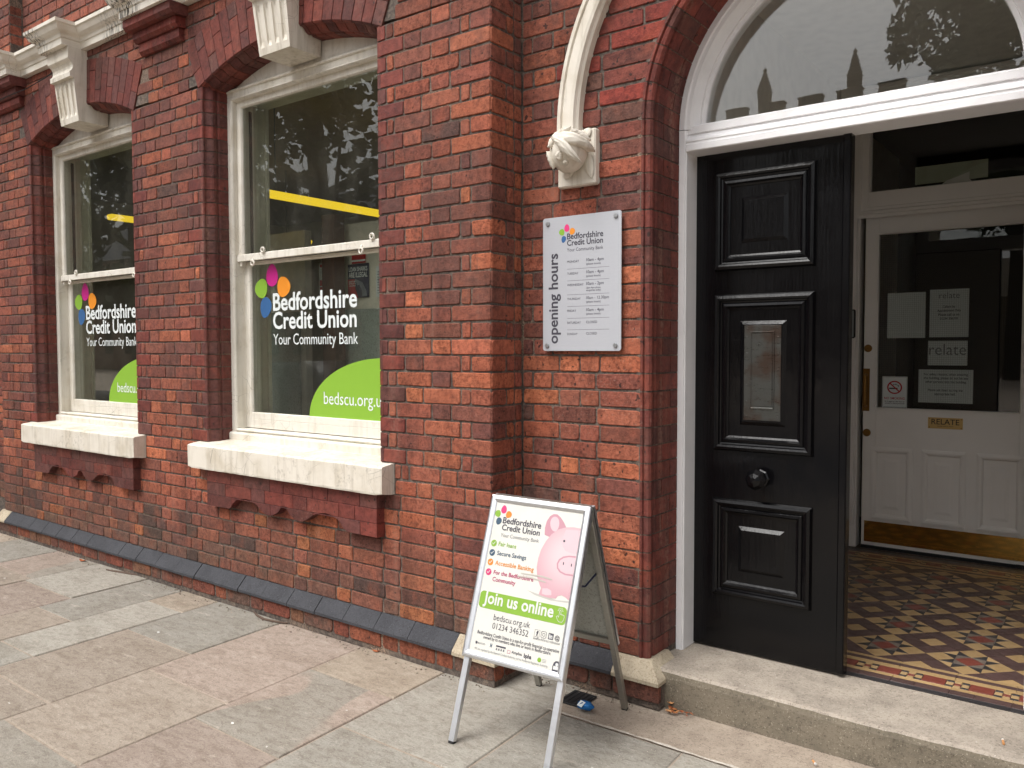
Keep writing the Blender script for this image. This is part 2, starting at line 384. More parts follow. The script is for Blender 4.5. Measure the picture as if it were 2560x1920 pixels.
def text(mb, pl, st, x, z, w, off=.0012, bold=0.0, ysc=1.0, align='L', mi=0, rot=False, h=None):
    vs, fs = text_mesh(st, bold)
    if not vs: return
    x0 = min(v[0] for v in vs); x1 = max(v[0] for v in vs); k = w/(x1-x0); ky = k*ysc
    if h: ky = h/max(v[1] for v in vs)
    sh = {'L': 0, 'C': -w/2, 'R': -w}[align]
    P = [((v[0]-x0)*k+sh, v[1]*ky) for v in vs]
    if rot: mb.add([pl.at(x-b, z+a, off) for a, b in P], fs, mi)
    else: mb.add([pl.at(x+a, z+b, off) for a, b in P], fs, mi)
def poly(mb, pl, pts, off=.0008, mi=0): mb.add([pl.at(a, b, off) for a, b in pts], [tuple(range(len(pts)))], mi)
def ell(cx, cz, rx, rz, n=28, a0=0, a1=2*pi): return [(cx+rx*cos(a0+(a1-a0)*i/n), cz+rz*sin(a0+(a1-a0)*i/n)) for i in range(n)]
def egg(cx, cz, w, h, rot, tip=.22, n=26):
    """petal: rounded end away from the flower's heart, rot = direction the narrow end points"""
    o = []
    for i in range(n):
        a = 2*pi*i/n; r = 1-tip*cos(a)
        px, pz = cos(a)*h/2, sin(a)*w/2*r
        o.append((cx+px*cos(rot)-pz*sin(rot), cz+px*sin(rot)+pz*cos(rot)))
    return o
def rrect(x0, x1, z0, z1, r, n=6):
    o = []
    for cx, cz, a in ((x1-r, z1-r, 0), (x0+r, z1-r, pi/2), (x0+r, z0+r, pi), (x1-r, z0+r, 1.5*pi)):
        o += [(cx+r*cos(a+pi/2*i/n), cz+r*sin(a+pi/2*i/n)) for i in range(n+1)]
    return o
def strip(mb, pl, pts, w, off, mi=0):
    for (a, b), (c, d) in zip(pts, pts[1:]):
        L = hypot(c-a, d-b) or 1e-6; nx, nz = -(d-b)/L*w/2, (c-a)/L*w/2; ex, ez = (c-a)/L*w*.3, (d-b)/L*w*.3
        mb.add([pl.at(a-ex+nx, b-ez+nz, off), pl.at(a-ex-nx, b-ez-nz, off), pl.at(c+ex-nx, d+ez-nz, off), pl.at(c+ex+nx, d+ez+nz, off)], [(0, 1, 2, 3)], mi)
def copy_tree(o, parent=None):
    c = o.copy(); COL.objects.link(c); c.parent = parent; ORG[c.as_pointer()] = ORG[o.as_pointer()]
    for ch in list(o.children): copy_tree(ch, c)
    return c

# ------------------------------------------------------------------ ground, road, pavement, doorstep
def struct(o): o['kind'] = 'structure'; return o
g = MB(); g.quad((-300, -300, -.14), (300, -300, -.14), (300, 300, -.14), (-300, 300, -.14)); struct(g.build('ground', 'bed'))
rd = MB(); rd.box(-70, 60, -13.0, -4.62, -.135, -.11); struct(rd.build('road', 'asphalt'))
kb = MB()
for i in range(60): kb.box(-30+i*.92, -30+i*.92+.91, -4.6, -4.45, -.13, -.004, .012)
struct(kb.build('kerb', 'kerb')); bpy.data.objects['kerb']['kind'] = 'structure'
pv = MB(); pv.box(-30, 12, -4.448, .30, -.13, -.006)
pave = struct(pv.build('pavement', 'bed'))
SK = -.045                                           # the joints run a little off square
def sx(x0, y): return x0+SK*(y+.5)
lines = [-9.0, -8.35, -7.75, -7.08, -6.42, -5.80, -5.15, -4.72, -4.34, -3.72, -3.08, -2.52, -1.895, -1.29, -.62, .05, .7, 1.4]
cuts = {-7.08: [-.66, -1.5, -2.3], -6.42: [-.49, -1.3, -2.2], -5.80: [-.54, -1.15, -2.0], -5.15: [-.74, -1.45, -2.2], -4.72: [-.285, -1.105, -1.9],
        -4.34: [-.62, -1.305, -2.0], -3.72: [-.85, -1.485, -2.2], -3.08: [-.385, -1.015, -1.7], -2.52: [-.695, -1.5, -2.3],
        -1.895: [-.07, -.95, -1.7], -1.29: [-.07, -.62, -1.4], -.62: [-.07, -.85, -1.7], .05: [-.07, -.7, -1.5], .7: [-.07, -.9, -1.8]}
PINK, GREY, BROWN, BUFF = S(178, 162, 149, .80), S(174, 169, 158, .80), S(177, 164, 149, .80), S(186, 172, 154, .80)
special = {(-5.80, 0): (GREY, 0), (-5.15, 0): (GREY, .0), (-4.72, 0): (BUFF, 0), (-4.72, 1): (GREY, 0), (-4.34, 0): (GREY, 1), (-4.34, 1): (BROWN, 0), (-3.72, 0): (PINK, 0), (-3.72, 1): (BROWN, 0),
           (-3.08, 0): (BUFF, 0), (-3.08, 1): (PINK, 1), (-3.08, 2): (PINK, .0), (-2.52, 0): (GREY, 0), (-2.52, 1): (GREY, 0), (-1.895, 0): (BROWN, 0), (-1.895, 1): (GREY, 0), (-3.72, 2): (PINK, 1), (-6.42, 0): (PINK, 1), (-5.15, 1): (BROWN, 0)}
far = MB()
for a, b_ in zip(lines, lines[1:]):
    ys = [.245] + cuts.get(a, [-.4-R_.random()*.5, -1.3-R_.random()*.3, -2.1]) + [-3.0, -3.8, -4.44]
    for k, (ya, yb) in enumerate(zip(ys, ys[1:])):
        if k == 0 and a >= -1.9 and a <= .7:
            if a > -1.9: continue
            b = 1.4
        else: b = b_
        base, band = special.get((a, k), (R_.choice([PINK, GREY, BROWN, BUFF, GREY]), R_.choice([0, 0, 0, 1])))
        j = R_.uniform(.82, 1.08); c = (base[0]*j, base[1]*j, base[2]*j, band)
        z = R_.uniform(-.003, .003); e = .0048
        q = [(sx(a, yb)+e, yb+e), (sx(b, yb)-e, yb+e), (sx(b, ya)-e, ya-e), (sx(a, ya)+e, ya-e)]
        q = [(x+R_.uniform(-.002, .002), y+R_.uniform(-.002, .002)) for x, y in q]
        ins = lambda d: [(q[0][0]+d, q[0][1]+d), (q[1][0]-d, q[1][1]+d), (q[2][0]-d, q[2][1]-d), (q[3][0]+d, q[3][1]-d)]
        fl = MB()
        fl.rings([[(x, y, z-.03) for x, y in q], [(x, y, z-.004) for x, y in q], [(x, y, z) for x, y in ins(.004)]], cap0=False, col=c)
        fl.build('flagstone', 'flag', pave)
bp_ = MB(); bp_.quad((-30, -4.44, -.002), (-9.0, -4.44, -.002), (-9.0, .17, -.002), (-30, .17, -.002)); bp_.quad((1.4, -4.44, -.002), (12, -4.44, -.002), (12, .17, -.002), (1.4, .17, -.002))
st_ = bp_.build('distant_paving', 'bed', pave, kind='stuff')
# doorstep: worn slab with rounded nosing
ds = MB()
prof = [(.25, -.02), (.248, .12), (.252, .146), (.262, .156), (.30, .1575), (.44, .156), (.66, .155), (.66, -.02)]
N = 46
rr = []
for i in range(N+1):
    x = -1.625+i*(1.47/N*1.35)
    dz = -.006*math.exp(-((x+.75)/.35)**2)+R_.uniform(-.0012, .0012); dy = R_.uniform(-.002, .002)
    rr.append([(x, y+(dy if 1 <= k <= 3 else 0), z+(dz if 2 <= k <= 5 else 0)) for k, (y, z) in enumerate(prof)])
ds.rings(rr)
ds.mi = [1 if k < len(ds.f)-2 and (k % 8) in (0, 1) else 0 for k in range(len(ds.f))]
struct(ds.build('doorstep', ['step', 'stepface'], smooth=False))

# ------------------------------------------------------------------ the brick building
BLD = root('brick_building', (-3.9, 0, 0), 'Victorian red brick building with cream stone trim, sash windows and a black entrance door', 'building')
H0, CH = .185, .0769
W1, W2, HW = -6.077, -3.75, .755
ARC_Z, ARC_R, ARC_R2 = 1.282, 1.975, 2.283
YB = .236
DC, DZ = -.915, 2.483               # entrance arch centre
def arcpts(cx, cz, r, x0, x1, n): return [(x0+(x1-x0)*i/n, cz+sqrt(max(0, r*r-(x0+(x1-x0)*i/n-cx)**2))) for i in range(n+1)]

wl_ = MB()
wl_.box(-7.464, -2.289, .006, .40, 0, .80)
wl_.box(-7.464, W1-HW-.012, .006, .40, .80, 3.107); wl_.box(W1+HW+.012, W2-HW-.012, .006, .40, .80, 3.107); wl_.box(W2+HW+.012, -2.289, .006, .40, .80, 3.107)
top = [(-7.464, 3.107)]
for cx in (W1, W2): top += arcpts(cx, ARC_Z, ARC_R+.02, cx-HW-.012, cx+HW+.012, 16)
top += [(-2.289, 3.107), (-2.289, 3.75), (-7.464, 3.75)]
wl_.prism(top, .006, .40)
wl_.box(-7.464, -2.289, .106, .40, 3.75, 4.75); wl_.box(-7.9, -7.14, .006, .3, 3.75, 4.75)
wl_.box(-2.66, -2.289, .006, .3, 3.75, 4.75)
wl_.box(-12, -7.464, .242, .5, 0, 4.75)
eb = [(-2.2885, 0), (-1.648, 0), (-1.648, DZ)] + [(DC-.733*cos(pi*i/30), DZ+.733*sin(pi*i/30)) for i in range(31)] + [(DC+.733, 0), (2.5, 0), (2.5, 4.75), (-2.2885, 4.75)]
wl_.prism(eb, .242, .52)
wall = wl_.build('wall', 'mortar', BLD)

PAL = [S(122, 77, 68, 1.03), S(134, 82, 69, 1.03), S(147, 87, 71, 1.03), S(157, 91, 72, 1.03), S(167, 97, 75, 1.03), S(179, 104, 77, 1.03), S(198, 118, 84, 1.03)]
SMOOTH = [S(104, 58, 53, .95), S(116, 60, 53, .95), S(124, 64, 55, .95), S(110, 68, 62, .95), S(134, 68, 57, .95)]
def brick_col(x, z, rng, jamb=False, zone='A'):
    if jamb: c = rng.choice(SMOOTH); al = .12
    else:
        w = [1.3, 1.8, 2.2, 2.0, 1.6, .7, .35]
        if .45 < z < 1.9 and x > -6: w = [.8, 1.2, 1.6, 2.0, 2.2, 2.0, 1.6 if x > -3.2 else 1.0]
        if x < -3 and z > 1.2: w = [2.2, 2.4, 2.0, 1.5, 1.1, .4, .12]
        if zone == 'R': w = [1.3, 2.0, 2.2, 2.0, 1.5, .9, .25] if z > 1.6 else [.8, 1.4, 1.8, 2.0, 2.0, 2.0, 1.2]
        if zone == 'B' and z > 2.0: w = [1.3, 2, 2.4, 2.2, 1.6, .5, .1]
        c = rng.choices(PAL, w)[0]; al = rng.uniform(.5, 1.0) if c is not PAL[-1] else 1.0
        if z < .55 and x < -2.2:
            gr = S(122, 94, 80); k = (0.58-z)/.36*.95*rng.uniform(.55, 1.15); k = min(.92, k)
            c = tuple(c[i]*(1-k)+gr[i]*k for i in range(3))+(1,); al = .8
            if rng.random() < .06: c = S(186, 118, 80, .9); al = 1.0
            if rng.random() < .10: c = S(96, 76, 68)
        if zone == 'B' and z > 2.45 and hypot(x-DC, z-DZ) < 1.1: c = rng.choice([S(152, 74, 62, .86), S(140, 76, 65, .86), S(160, 70, 58, .86), S(118, 80, 70, .86), S(130, 75, 65, .86)]); al = .6
        if rng.random() < .012: c = S(112, 84, 76)
    j = rng.uniform(.84, 1.14)
    return (c[0]*j, c[1]*j*rng.uniform(.95, 1.05), c[2]*j, al)
BR = random.Random(5)
def brick_geo(T, u0b, u0t, u1b, u1t, v0, v1, col, proud=0.0, gap=.0045, back=.02, worn=.5):
    """one brick: an irregular, eased face on a body that runs back into the mortar"""
    J = lambda s=.0025: BR.uniform(-s, s)
    g = gap*BR.uniform(.85, 1.2)
    c4 = [(u0b+g+J(), v0+g+J()), (u1b-g+J(), v0+g+J()), (u1t-g+J(), v1-g+J()), (u0t+g+J(), v1-g+J())]
    ring = []
    for i in range(4):
        p, a, b = Vector(c4[i]), Vector(c4[i-1]), Vector(c4[(i+1) % 4])
        cut = BR.uniform(.002, .004+.008*worn)
        ring.append(p+(a-p).normalized()*cut); ring.append(p+(b-p).normalized()*cut)
    cx = sum(p.x for p in ring)/8; cz = sum(p.y for p in ring)/8; cc = Vector((cx, cz))
    n0 = proud+BR.uniform(-.0012, .0012); e = .003
    fr = []
    for p in ring:
        d = cc-p; fr.append(p+Vector((math.copysign(min(e, abs(d.x)*.4), d.x), math.copysign(min(e, abs(d.y)*.4), d.y))))
    v = [T(cx, cz, n0+BR.uniform(0, .0008))]+[T(p.x, p.y, n0) for p in fr]+[T(p.x, p.y, n0-.0035) for p in ring]+[T(p.x, p.y, -back) for p in ring]
    f = []
    for i in range(8):
        j = (i+1) % 8
        f += [(0, 1+i, 1+j), (1+i, 9+i, 9+j, 1+j), (9+i, 17+i, 17+j, 9+j)]
    ctr = T(cx, cz, 0)
    area = abs(u1b-u0b)*abs(v1-v0)
    return dict(v=v, f=f, col=col, ctr=Vector(ctr), area=area)
TA = lambda u, v, n: (u, -n, v)
TBw = lambda u, v, n: (u, YB-n, v)
TR = lambda u, v, n: (-2.283+n, u, v)
TU = lambda u, v, n: (u, .1-n, v)
def rowfill(x0, x1, widths, rng):
    """cut a run of nominal widths to fit x0..x1"""
    tot = sum(widths); k = (x1-x0)/tot; o = []; x = x0
    for w in widths: o.append((x, x+w*k)); x += w*k
    return [(a+(rng.uniform(-.004, .004) if i else 0), b) for i, (a, b) in enumerate(o)]
def joinup(cells):
    return [(a, cells[i+1][0] if i+1 < len(cells) else b) for i, (a, b) in enumerate(cells)]
BRICKS = []; CORNER = {}
def flem(x0, x1, odd):
    n = []; L = x1-x0; t = 0; k = odd
    while t < L-.03:
        w = .238 if k % 2 == 0 else .119; n.append(w); t += w; k += 1
    return n
rows = int((3.62-H0)/CH)+1
for k in range(rows):
    z0 = H0+k*CH; z1 = min(z0+CH, 3.622); zc = (z0+z1)/2; odd = k % 2
    segs = []
    if k < 8: segs = [(-7.47, -2.283, None)]
    elif k < 10: segs = [(-7.47, W1-.853, None), (W1+.85, W2-.853, None), (W2+.85, -2.283, 'R')]
    elif k < 38: segs = [(-7.47, W1-HW, 'L'), (W1+HW, W2-HW, 'M'), (W2+HW, -2.283, 'R')]
    else: segs = [(-7.47, -2.283, None)]
    for x0, x1, typ in segs:
        if typ == 'R': ws = [.055, .055, .235, .118, .235] if odd else [.172, .118, .238, .06, .118]
        elif typ == 'M': ws = [.06, .055, .24, .118, .24, .06, .055] if odd else [.17, .118, .24, .118, .17]
        elif typ == 'L': ws = [.238, .118, .238, .055] if odd else [.118, .06, .238, .118, .115]
        else: ws = flem(x0, x1, odd)
        cells = joinup(rowfill(x0, x1, ws, BR))
        for i, (a, b) in enumerate(cells):
            xm = (a+b)/2
            hide = False
            for cx in (W1, W2):
                if abs(xm-cx) < .87 and hypot(xm-cx, zc-ARC_Z) < ARC_R2-.005 and k >= 38: hide = True
                if k < 8 and zc > .68 and abs(xm-cx) < .74-(b-a)/2+.0: hide = True
            if hide: continue
            jam = typ in ('R', 'M', 'L') and k >= 10 and ((typ in 'RM' and i == 0) or (typ in 'ML' and i == len(cells)-1) or (typ in 'RM' and not odd and False))
            bc = brick_col(xm, zc, BR, jam, 'R' if typ == 'R' else 'A')
            if b > -2.29: CORNER[k] = bc
            BRICKS.append(brick_geo(TA, a, a, b, b, z0, z1, bc, worn=.2 if jam else .6))
# the return face where the bay steps back
for k in range(60):
    z0 = H0+k*CH; z1 = z0+CH
    if z1 > 4.72: break
    if 3.55 < z0 < 3.8: continue
    ws = [.178, .058] if k % 2 else [.118, .058, .06]
    for a, b in joinup(rowfill(0.0, YB, ws, BR)):
        BRICKS.append(brick_geo(TR, a, a, b, b, z0, z1, CORNER[k] if a < .01 and k in CORNER else brick_col(-2.28, z0, BR, False, 'R'), worn=.9))
# entrance wall, trimmed to the arch
def dx(z, r): return DC-sqrt(max(0, r*r-max(0, z-DZ)**2))
for k in range(60):
    z0 = H0+k*CH; z1 = z0+CH; zc = (z0+z1)/2
    if z1 > 4.7: break
    xl = -2.283
    if z0 < DZ+.72:
        e0, e1 = dx(z0, .735), dx(z1, .735) if z1 < DZ+.735 else DC
        if z0 < DZ: e0 = dx(DZ, .735)
        xr = min(e0, e1)
    else: xr = e0 = e1 = DC
    L = xr-xl
    ws = ([.06, .119, .238] if k % 2 else [.238, .119]); t = sum(ws); kk = 0
    while t < L-.06:
        w = .119 if (kk % 2) == (1 if k % 2 else 0) else .238; ws.append(w); t += w; kk += 1
    cells = joinup(rowfill(xl, xr, ws, BR))
    for i, (a, b) in enumerate(cells):
        last = i == len(cells)-1
        BRICKS.append(brick_geo(TBw, a, a, (e0 if last else b), (e1 if last else b), z0, z1, brick_col((a+b)/2, zc, BR, False, 'B'), worn=.6))
    if z1 < DZ:
        for a, b in joinup(rowfill(DC+.735, 1.6, flem(0, 1.4, k % 2), BR)):
            BRICKS.append(brick_geo(TBw, a, a, b, b, z0, z1, brick_col(a, zc, BR, False, 'B')))
for k in range(2):                                     # entrance wall below its plinth line, beside the step
    pass
# set-back wall above the cornice, and the upper pilaster
for k in range(12):
    z0 = 3.79+k*CH; z1 = z0+CH
    for a, b in joinup(rowfill(-7.14, -2.66, flem(-7.14, -2.66, k % 2), BR)):
        BRICKS.append(brick_geo(TU, a, a, b, b, z0, z1, brick_col(a, .9, BR), worn=.8))
    for a, b in joinup(rowfill(-7.9, -7.14, flem(0, .76, k % 2), BR)):
        BRICKS.append(brick_geo(TA, a, a, b, b, z0, z1, brick_col(a, .9, BR), worn=.8))
    for a, b in ((0.0, .1),):
        BRICKS.append(brick_geo(lambda u, v, n: (-7.14+n, u, v), a, a, b, b, z0, z1, brick_col(-7, .9, BR), worn=.8))
for k in range(46):                                    # the wall beyond the bay's left end
    z0 = H0+k*CH
    for a, b in joinup(rowfill(-11.9, -7.47, flem(0, 4.43, k % 2), BR)):
        BRICKS.append(brick_geo(TBw, a, a, b, b, z0, z0+CH, brick_col(a, z0, BR)))
# brick footing below the plinth
def footing(T, x0, x1, off):
    for a, b in joinup(rowfill(x0, x1, flem(0, x1-x0, BR.randint(0, 1)), BR)):
        c = BR.choice([S(146, 84, 68), S(134, 88, 74), S(160, 94, 70), S(120, 94, 82), S(146, 104, 80)])
        BRICKS.append(brick_geo(T, a, a, b, b, .022, .106, c[:3]+(1.0,), gap=.006, worn=1.2, proud=BR.uniform(-.004, .002)))
footing(lambda u, v, n: (u, -.048-n, v), -7.5, -2.235, 0)
footing(lambda u, v, n: (-2.235+n, u, v), -.048, .19, 0)
footing(lambda u, v, n: (u, .188-n, v), -2.235, -1.535, 0)

_vis = []
for i, b in enumerate(BRICKS):
    d = b['ctr']-CAM; zc = d.dot(_f)
    if zc <= .1: continue
    px, pz = d.dot(_r2)/zc*.8, d.dot(_u2)/zc*.8
    if abs(px) > .5 or abs(pz) > .375: continue
    nrm = (Vector(b['v'][0])-Vector(b['v'][17])); ctr_n = Vector((1, 0, 0)) if abs(b['v'][1][0]-b['v'][4][0]) < 1e-2 and False else None
    fn = (Vector(b['v'][3])-Vector(b['v'][1])).cross(Vector(b['v'][6])-Vector(b['v'][1])).normalized()
    _vis.append((b['area']*abs(fn.dot(d.normalized()))/zc**2, i))
_vis.sort(reverse=True)
single = {i for _, i in _vis[:300]}
rest = MB()
for i, b in enumerate(BRICKS):
    m = MB() if i in single else rest
    m.add(b['v'], b['f'], 0, b['col'])
    if i in single: m.build('brick', 'brick', wall)
rest.build('brickwork', 'brick', wall, kind='stuff')

# ------------------------------------------------------------------ plinth
pl = MB(); pl.box(-7.52, -2.238, -.042, .02, 0, .12); pl.box(-2.27, -2.241, -.04, YB, 0, .12); pl.box(-2.238, -1.545, .196, .26, 0, .12)
plinth = pl.build('plinth', 'mortar', BLD)
def coping(a, b, T, mat, name):
    m = MB(); g_ = .002; j = BR.uniform(-.002, .002)
    prof = [(.02, .188), (-.001, .187), (-.056, .128), (-.062, .120), (-.062, .106), (.02, .105)]
    m.rings([[T(u, z, y+j) for y, z in prof] for u in (a+g_, b-g_)])
    return m.build(name, mat, plinth)
x = -7.335
while x < -2.52:
    w = BR.uniform(.215, .24); b = min(x+w, -2.475)
    if -2.475-b < .08: b = -2.475
    if False and abs(x+4.86) < .12 and b-x > .15:
        coping(x, x+.045, lambda u, z, y: (u, y, z), 'stepface', 'mortar_patch'); x += .045; continue
    coping(x, b, lambda u, z, y: (u, y, z), 'blackbrick', 'coping_brick'); x = b
coping(-7.52, -7.335, lambda u, z, y: (u, y, z), 'palestone', 'coping_stone')
# corner stones with a splayed arris
def corner_stone(xa, xc, y0, yend):
    m = MB()
    A = [(xa, y0-.001, .187), (xa, y0-.056, .128), (xa, y0-.062, .119), (xa, y0-.062, .104)]
    Bq = [(xc, y0-.001, .187), (xc+.056, y0-.056, .128), (xc+.062, y0-.062, .119), (xc+.062, y0-.062, .104)]
    Cq = [(xc, yend, .187), (xc+.056, yend, .128), (xc+.062, yend, .119), (xc+.062, yend, .104)]
    m.rings([A, Bq, Cq], closed=False, cap0=False, cap1=False)
    m.add([(xa, y0-.001, .187), (xc, y0-.001, .187), (xc, yend, .187), (xa, yend, .187)], [(0, 1, 2, 3)])
    m.add(A+[(xa, y0+.05, .104), (xa, y0+.05, .187)], [(0, 1, 2, 3, 4, 5)])
    m.add([A[3], Bq[3], Cq[3], (xa, yend, .104)], [(0, 1, 2, 3)])
    return m.build('coping_stone', 'palestone', plinth)
corner_stone(-2.475, -2.283, 0.0, .17)
corner_stone(-1.765, -1.60, YB, .40)
coping(-2.218, -1.99, lambda u, z, y: (u, YB+y, z), 'blackbrick', 'coping_brick'); coping(-1.99, -1.765, lambda u, z, y: (u, YB+y, z), 'blackbrick', 'coping_brick')

# ------------------------------------------------------------------ moulded jambs and arches
JP = [(0, .0), (.004, .006), (.003, .016), (.006, .024), (.014, .034), (.024, .044), (.031, .054), (.033, .066), (.030, .078), (.026, .084), (.032, .088), (.036, .095), (.036, .162), (-.02, .162), (-.02, 0)]
core = MB()
for cx in (W1, W2):
    for sgn in (1, -1): core.rings([[(cx+sgn*(-HW+px-.004), py+.003, z) for px, py in JP] for z in (H0+10*CH, H0+38*CH)])
for cx in (W1, W2):
    for sgn in (1, -1):
        for k in range(10, 38):
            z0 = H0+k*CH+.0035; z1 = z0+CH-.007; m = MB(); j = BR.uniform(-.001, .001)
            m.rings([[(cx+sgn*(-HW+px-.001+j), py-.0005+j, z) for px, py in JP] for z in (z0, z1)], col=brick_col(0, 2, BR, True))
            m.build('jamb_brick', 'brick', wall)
DJ = [(0, .232), (-.004, .233), (-.005, .242), (.002, .250), (.006, .262), (.002, .276), (-.006, .284), (-.010, .288), (-.006, .292), (.0, .297), (.0, .505), (-.05, .505), (-.05, .232)]
DJ = [(.735, .2335), (.733, .236), (.732, .243)] + [(.722+.021*cos(a), .262+.021*sin(a)) for a in [radians(q) for q in (-60, -90, -125, -160, 165, 130, 100)]] + [(.708, .288), (.702, .294), (.702, .505), (.745, .505), (.745, .2335)]
def jamb_parts(kk):
    cut_ = .352 if kk % 2 else .43
    front = [q for q in DJ if q[1] < .30]+[(.702, cut_), (.745, cut_), (.745, .2335)]
    front = [(.735, .2335), (.733, .236), (.732, .243)]+DJ[3:12]+[(.702, cut_), (.745, cut_), (.745, .2335)]
    return front, [(.7025, cut_+.006), (.7025, .505), (.745, .505), (.745, cut_+.006)]
for k in range(31):
    z0 = H0+k*CH+.0035; z1 = z0+CH-.007
    if z0 > DZ-.02: break
    if z1 > DZ: z1 = DZ-.002
    for sg in (-1, 1):
        for pr in jamb_parts(k):
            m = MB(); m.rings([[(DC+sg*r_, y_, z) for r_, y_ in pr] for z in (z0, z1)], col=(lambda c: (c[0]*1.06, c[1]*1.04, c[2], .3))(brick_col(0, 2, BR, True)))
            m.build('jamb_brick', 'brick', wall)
NV = 30
DJm = [(r_+.0035, y_+(.0025 if y_ < .3 else -.001)) for r_, y_ in DJ[:-3]]+[(.7055, .503), (.765, .503), (.765, .238)]
for sg in (-1, 1): core.rings([[(DC+sg*r_, y_, z) for r_, y_ in DJm] for z in (.16, DZ)])
core.build('jamb_mortar', 'mortar', wall, kind='stuff')
da = MB(); da.arc((DC, DZ), DJm, 0, pi, 40)
darch = da.build('door_arch', 'mortar', BLD)
for i in range(NV):
    a0 = pi*i/NV+.004; a1 = pi*(i+1)/NV-.004; m = MB()
    for pr in jamb_parts(i):
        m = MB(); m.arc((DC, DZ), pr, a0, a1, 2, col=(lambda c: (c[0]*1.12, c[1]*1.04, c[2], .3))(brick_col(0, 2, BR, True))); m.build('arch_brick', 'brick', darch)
half = math.asin(HW/ARC_R)
for cx in (W1, W2):
    bk = MB(); bk.arc((cx, ARC_Z), [(ARC_R+.008-px, py+.004) for px, py in JP], pi/2-half, pi/2+half, 14); bk.arc((cx, ARC_Z), [(ARC_R+.012, .004), (ARC_R+.012, .15), (ARC_R2-.004, .15), (ARC_R2-.004, .004)], pi/2-half, pi/2+half, 14)
    arch = bk.build('window_arch', 'mortar', BLD)
    NA = 21
    for i in range(NA):
        a0 = pi/2+half+.018-(2*half+.036)*i/NA; a1 = pi/2+half+.018-(2*half+.036)*(i+1)/NA
        if abs((a0+a1)/2-pi/2)*ARC_R < .095: continue
        g_ = .0022/ARC_R
        split = [.105, .205][i % 2]+BR.uniform(-.02, .02)
        for ra, rb in ((ARC_R+.006, ARC_R+split), (ARC_R+split, ARC_R2)):
            P = [(cx+r*cos(a), ARC_Z+r*sin(a)) for r, a in ((ra+.0015, a0-g_), (ra+.0015, a1+g_), (rb-.0015, a1+g_), (rb-.0015, a0-g_))]
            m = MB(); m.prism(P, -.0035+BR.uniform(-.0008, .0008), .05, ch=.0016, col=brick_col(0, 2, BR, True)); m.build('arch_brick', 'brick', arch)
        # moulded soffit piece: mirrored jamb section
        pr = [(ARC_R+.004-px, py+.001) for px, py in JP]
        m = MB(); m.arc((cx, ARC_Z), pr, a0-g_*1.3, a1+g_*1.3, 1, col=brick_col(0, 2, BR, True)); m.build('soffit_brick', 'brick', arch)

# ------------------------------------------------------------------ sills and moulded brick aprons
for cx in (W1, W2):
    m = MB(); N = 34; rr = []
    for i in range(N+1):
        x = cx-.845+1.69*i/N; e = .006 if i in (0, N) else 0
        J = lambda s=.0014: R_.uniform(-s, s)
        rr.append([(x, -.085+e+J(), .803+e), (x, -.087+e, .812+J()), (x, -.087+e+J(), .938+J()), (x, -.079+e, .949-e+J()), (x, -.01, .952+J()), (x, .16, .965), (x, .16, .80), (x, -.02, .80)])
    m.rings(rr); m.build('sill', 'stone', BLD)
    ab = MB(); ab.box(cx-.70, cx+.755, -.03, .02, .66, .80)
    apron = ab.build('apron', 'mortar', BLD)
    def contour(x):
        u = x-cx; a = abs(u-.04)
        if a > .60: return .582
        if a > .32: return .582+.076*sqrt(max(0, 1-((a-.46)/.14)**2)) if abs(a-.46) < .14 else .582
        if a > .10: return .595-.012*cos((a-.21)/.11*pi)+.0
        return .60+.05*max(0, 1-a/.085)**.8
    def contour(x):
        a = abs(x-cx-.042)
        pts = [(0, .656), (.02, .65), (.05, .615), (.10, .592), (.145, .586), (.19, .600), (.235, .628), (.29, .652), (.36, .659), (.43, .645), (.475, .615), (.50, .582), (.8, .580)]
        for (p, q), (r, t) in zip(pts, pts[1:]):
            if p <= a <= r: return q+(t-q)*(a-p)/(r-p)
        return .58
    xa, xb = cx-.693, cx+.778
    for r_, (zb, zt) in enumerate(((.726, .802), (.652, .724), (.575, .650))):
        for a, b in joinup(rowfill(xa, xb, [.238, .119]*4 if r_ % 2 == 0 else [.119, .06]+[.238, .119]*3+[.15], BR)):
            bt = [(a+.0015+(b-a-.003)*i/10, max(zb, contour(a+.0015+(b-a-.003)*i/10))) for i in range(11)]
            if all(z > zt-.004 for _, z in bt): continue
            bt = [(x, min(z, zt-.004)) for x, z in bt]
            m = MB(); j = BR.uniform(-.0008, .0008)
            m.prism(bt+[(b-.0015, zt), (a+.0015, zt)], -.052+j, .01, ch=.0016, col=brick_col(0, 2, BR, True)); m.build('apron_brick', 'brick', apron)

# ------------------------------------------------------------------ cornice, corbels, keystones
path = [(-12.0, .0)]
def brk(cx, h, e): return [(cx-h, 0), (cx-h, -e), (cx+h, -e), (cx+h, 0)]
for cx, h, e in ((-7.141, .235, .10), (W1, .135, .13), (-4.914, .235, .10), (W2, .135, .13), (-2.64, .235, .10)): path += brk(cx, h, e)
path += [(-2.27, 0.0)]
cp = [(-.02, 3.618), (.04, 3.62), (.041, 3.662), (.049, 3.666), (.052, 3.682), (.058, 3.690), (.070, 3.696), (.084, 3.708), (.093, 3.724), (.099, 3.738), (.110, 3.744), (.111, 3.766), (.02, 3.79), (-.12, 3.79)]
rr = []
for i, p in enumerate(path):
    def nrm(a, b):
        d = Vector((b[0]-a[0], b[1]-a[1])).normalized(); return Vector((d.y, -d.x))
    ns = []
    if i > 0: ns.append(nrm(path[i-1], p))
    if i < len(path)-1: ns.append(nrm(p, path[i+1]))
    mm = ns[0] if len(ns) == 1 or (ns[0]-ns[1]).length < .01 else ns[0]+ns[1]
    rr.append([(p[0]+mm.x*d, p[1]+mm.y*d, z) for d, z in cp])
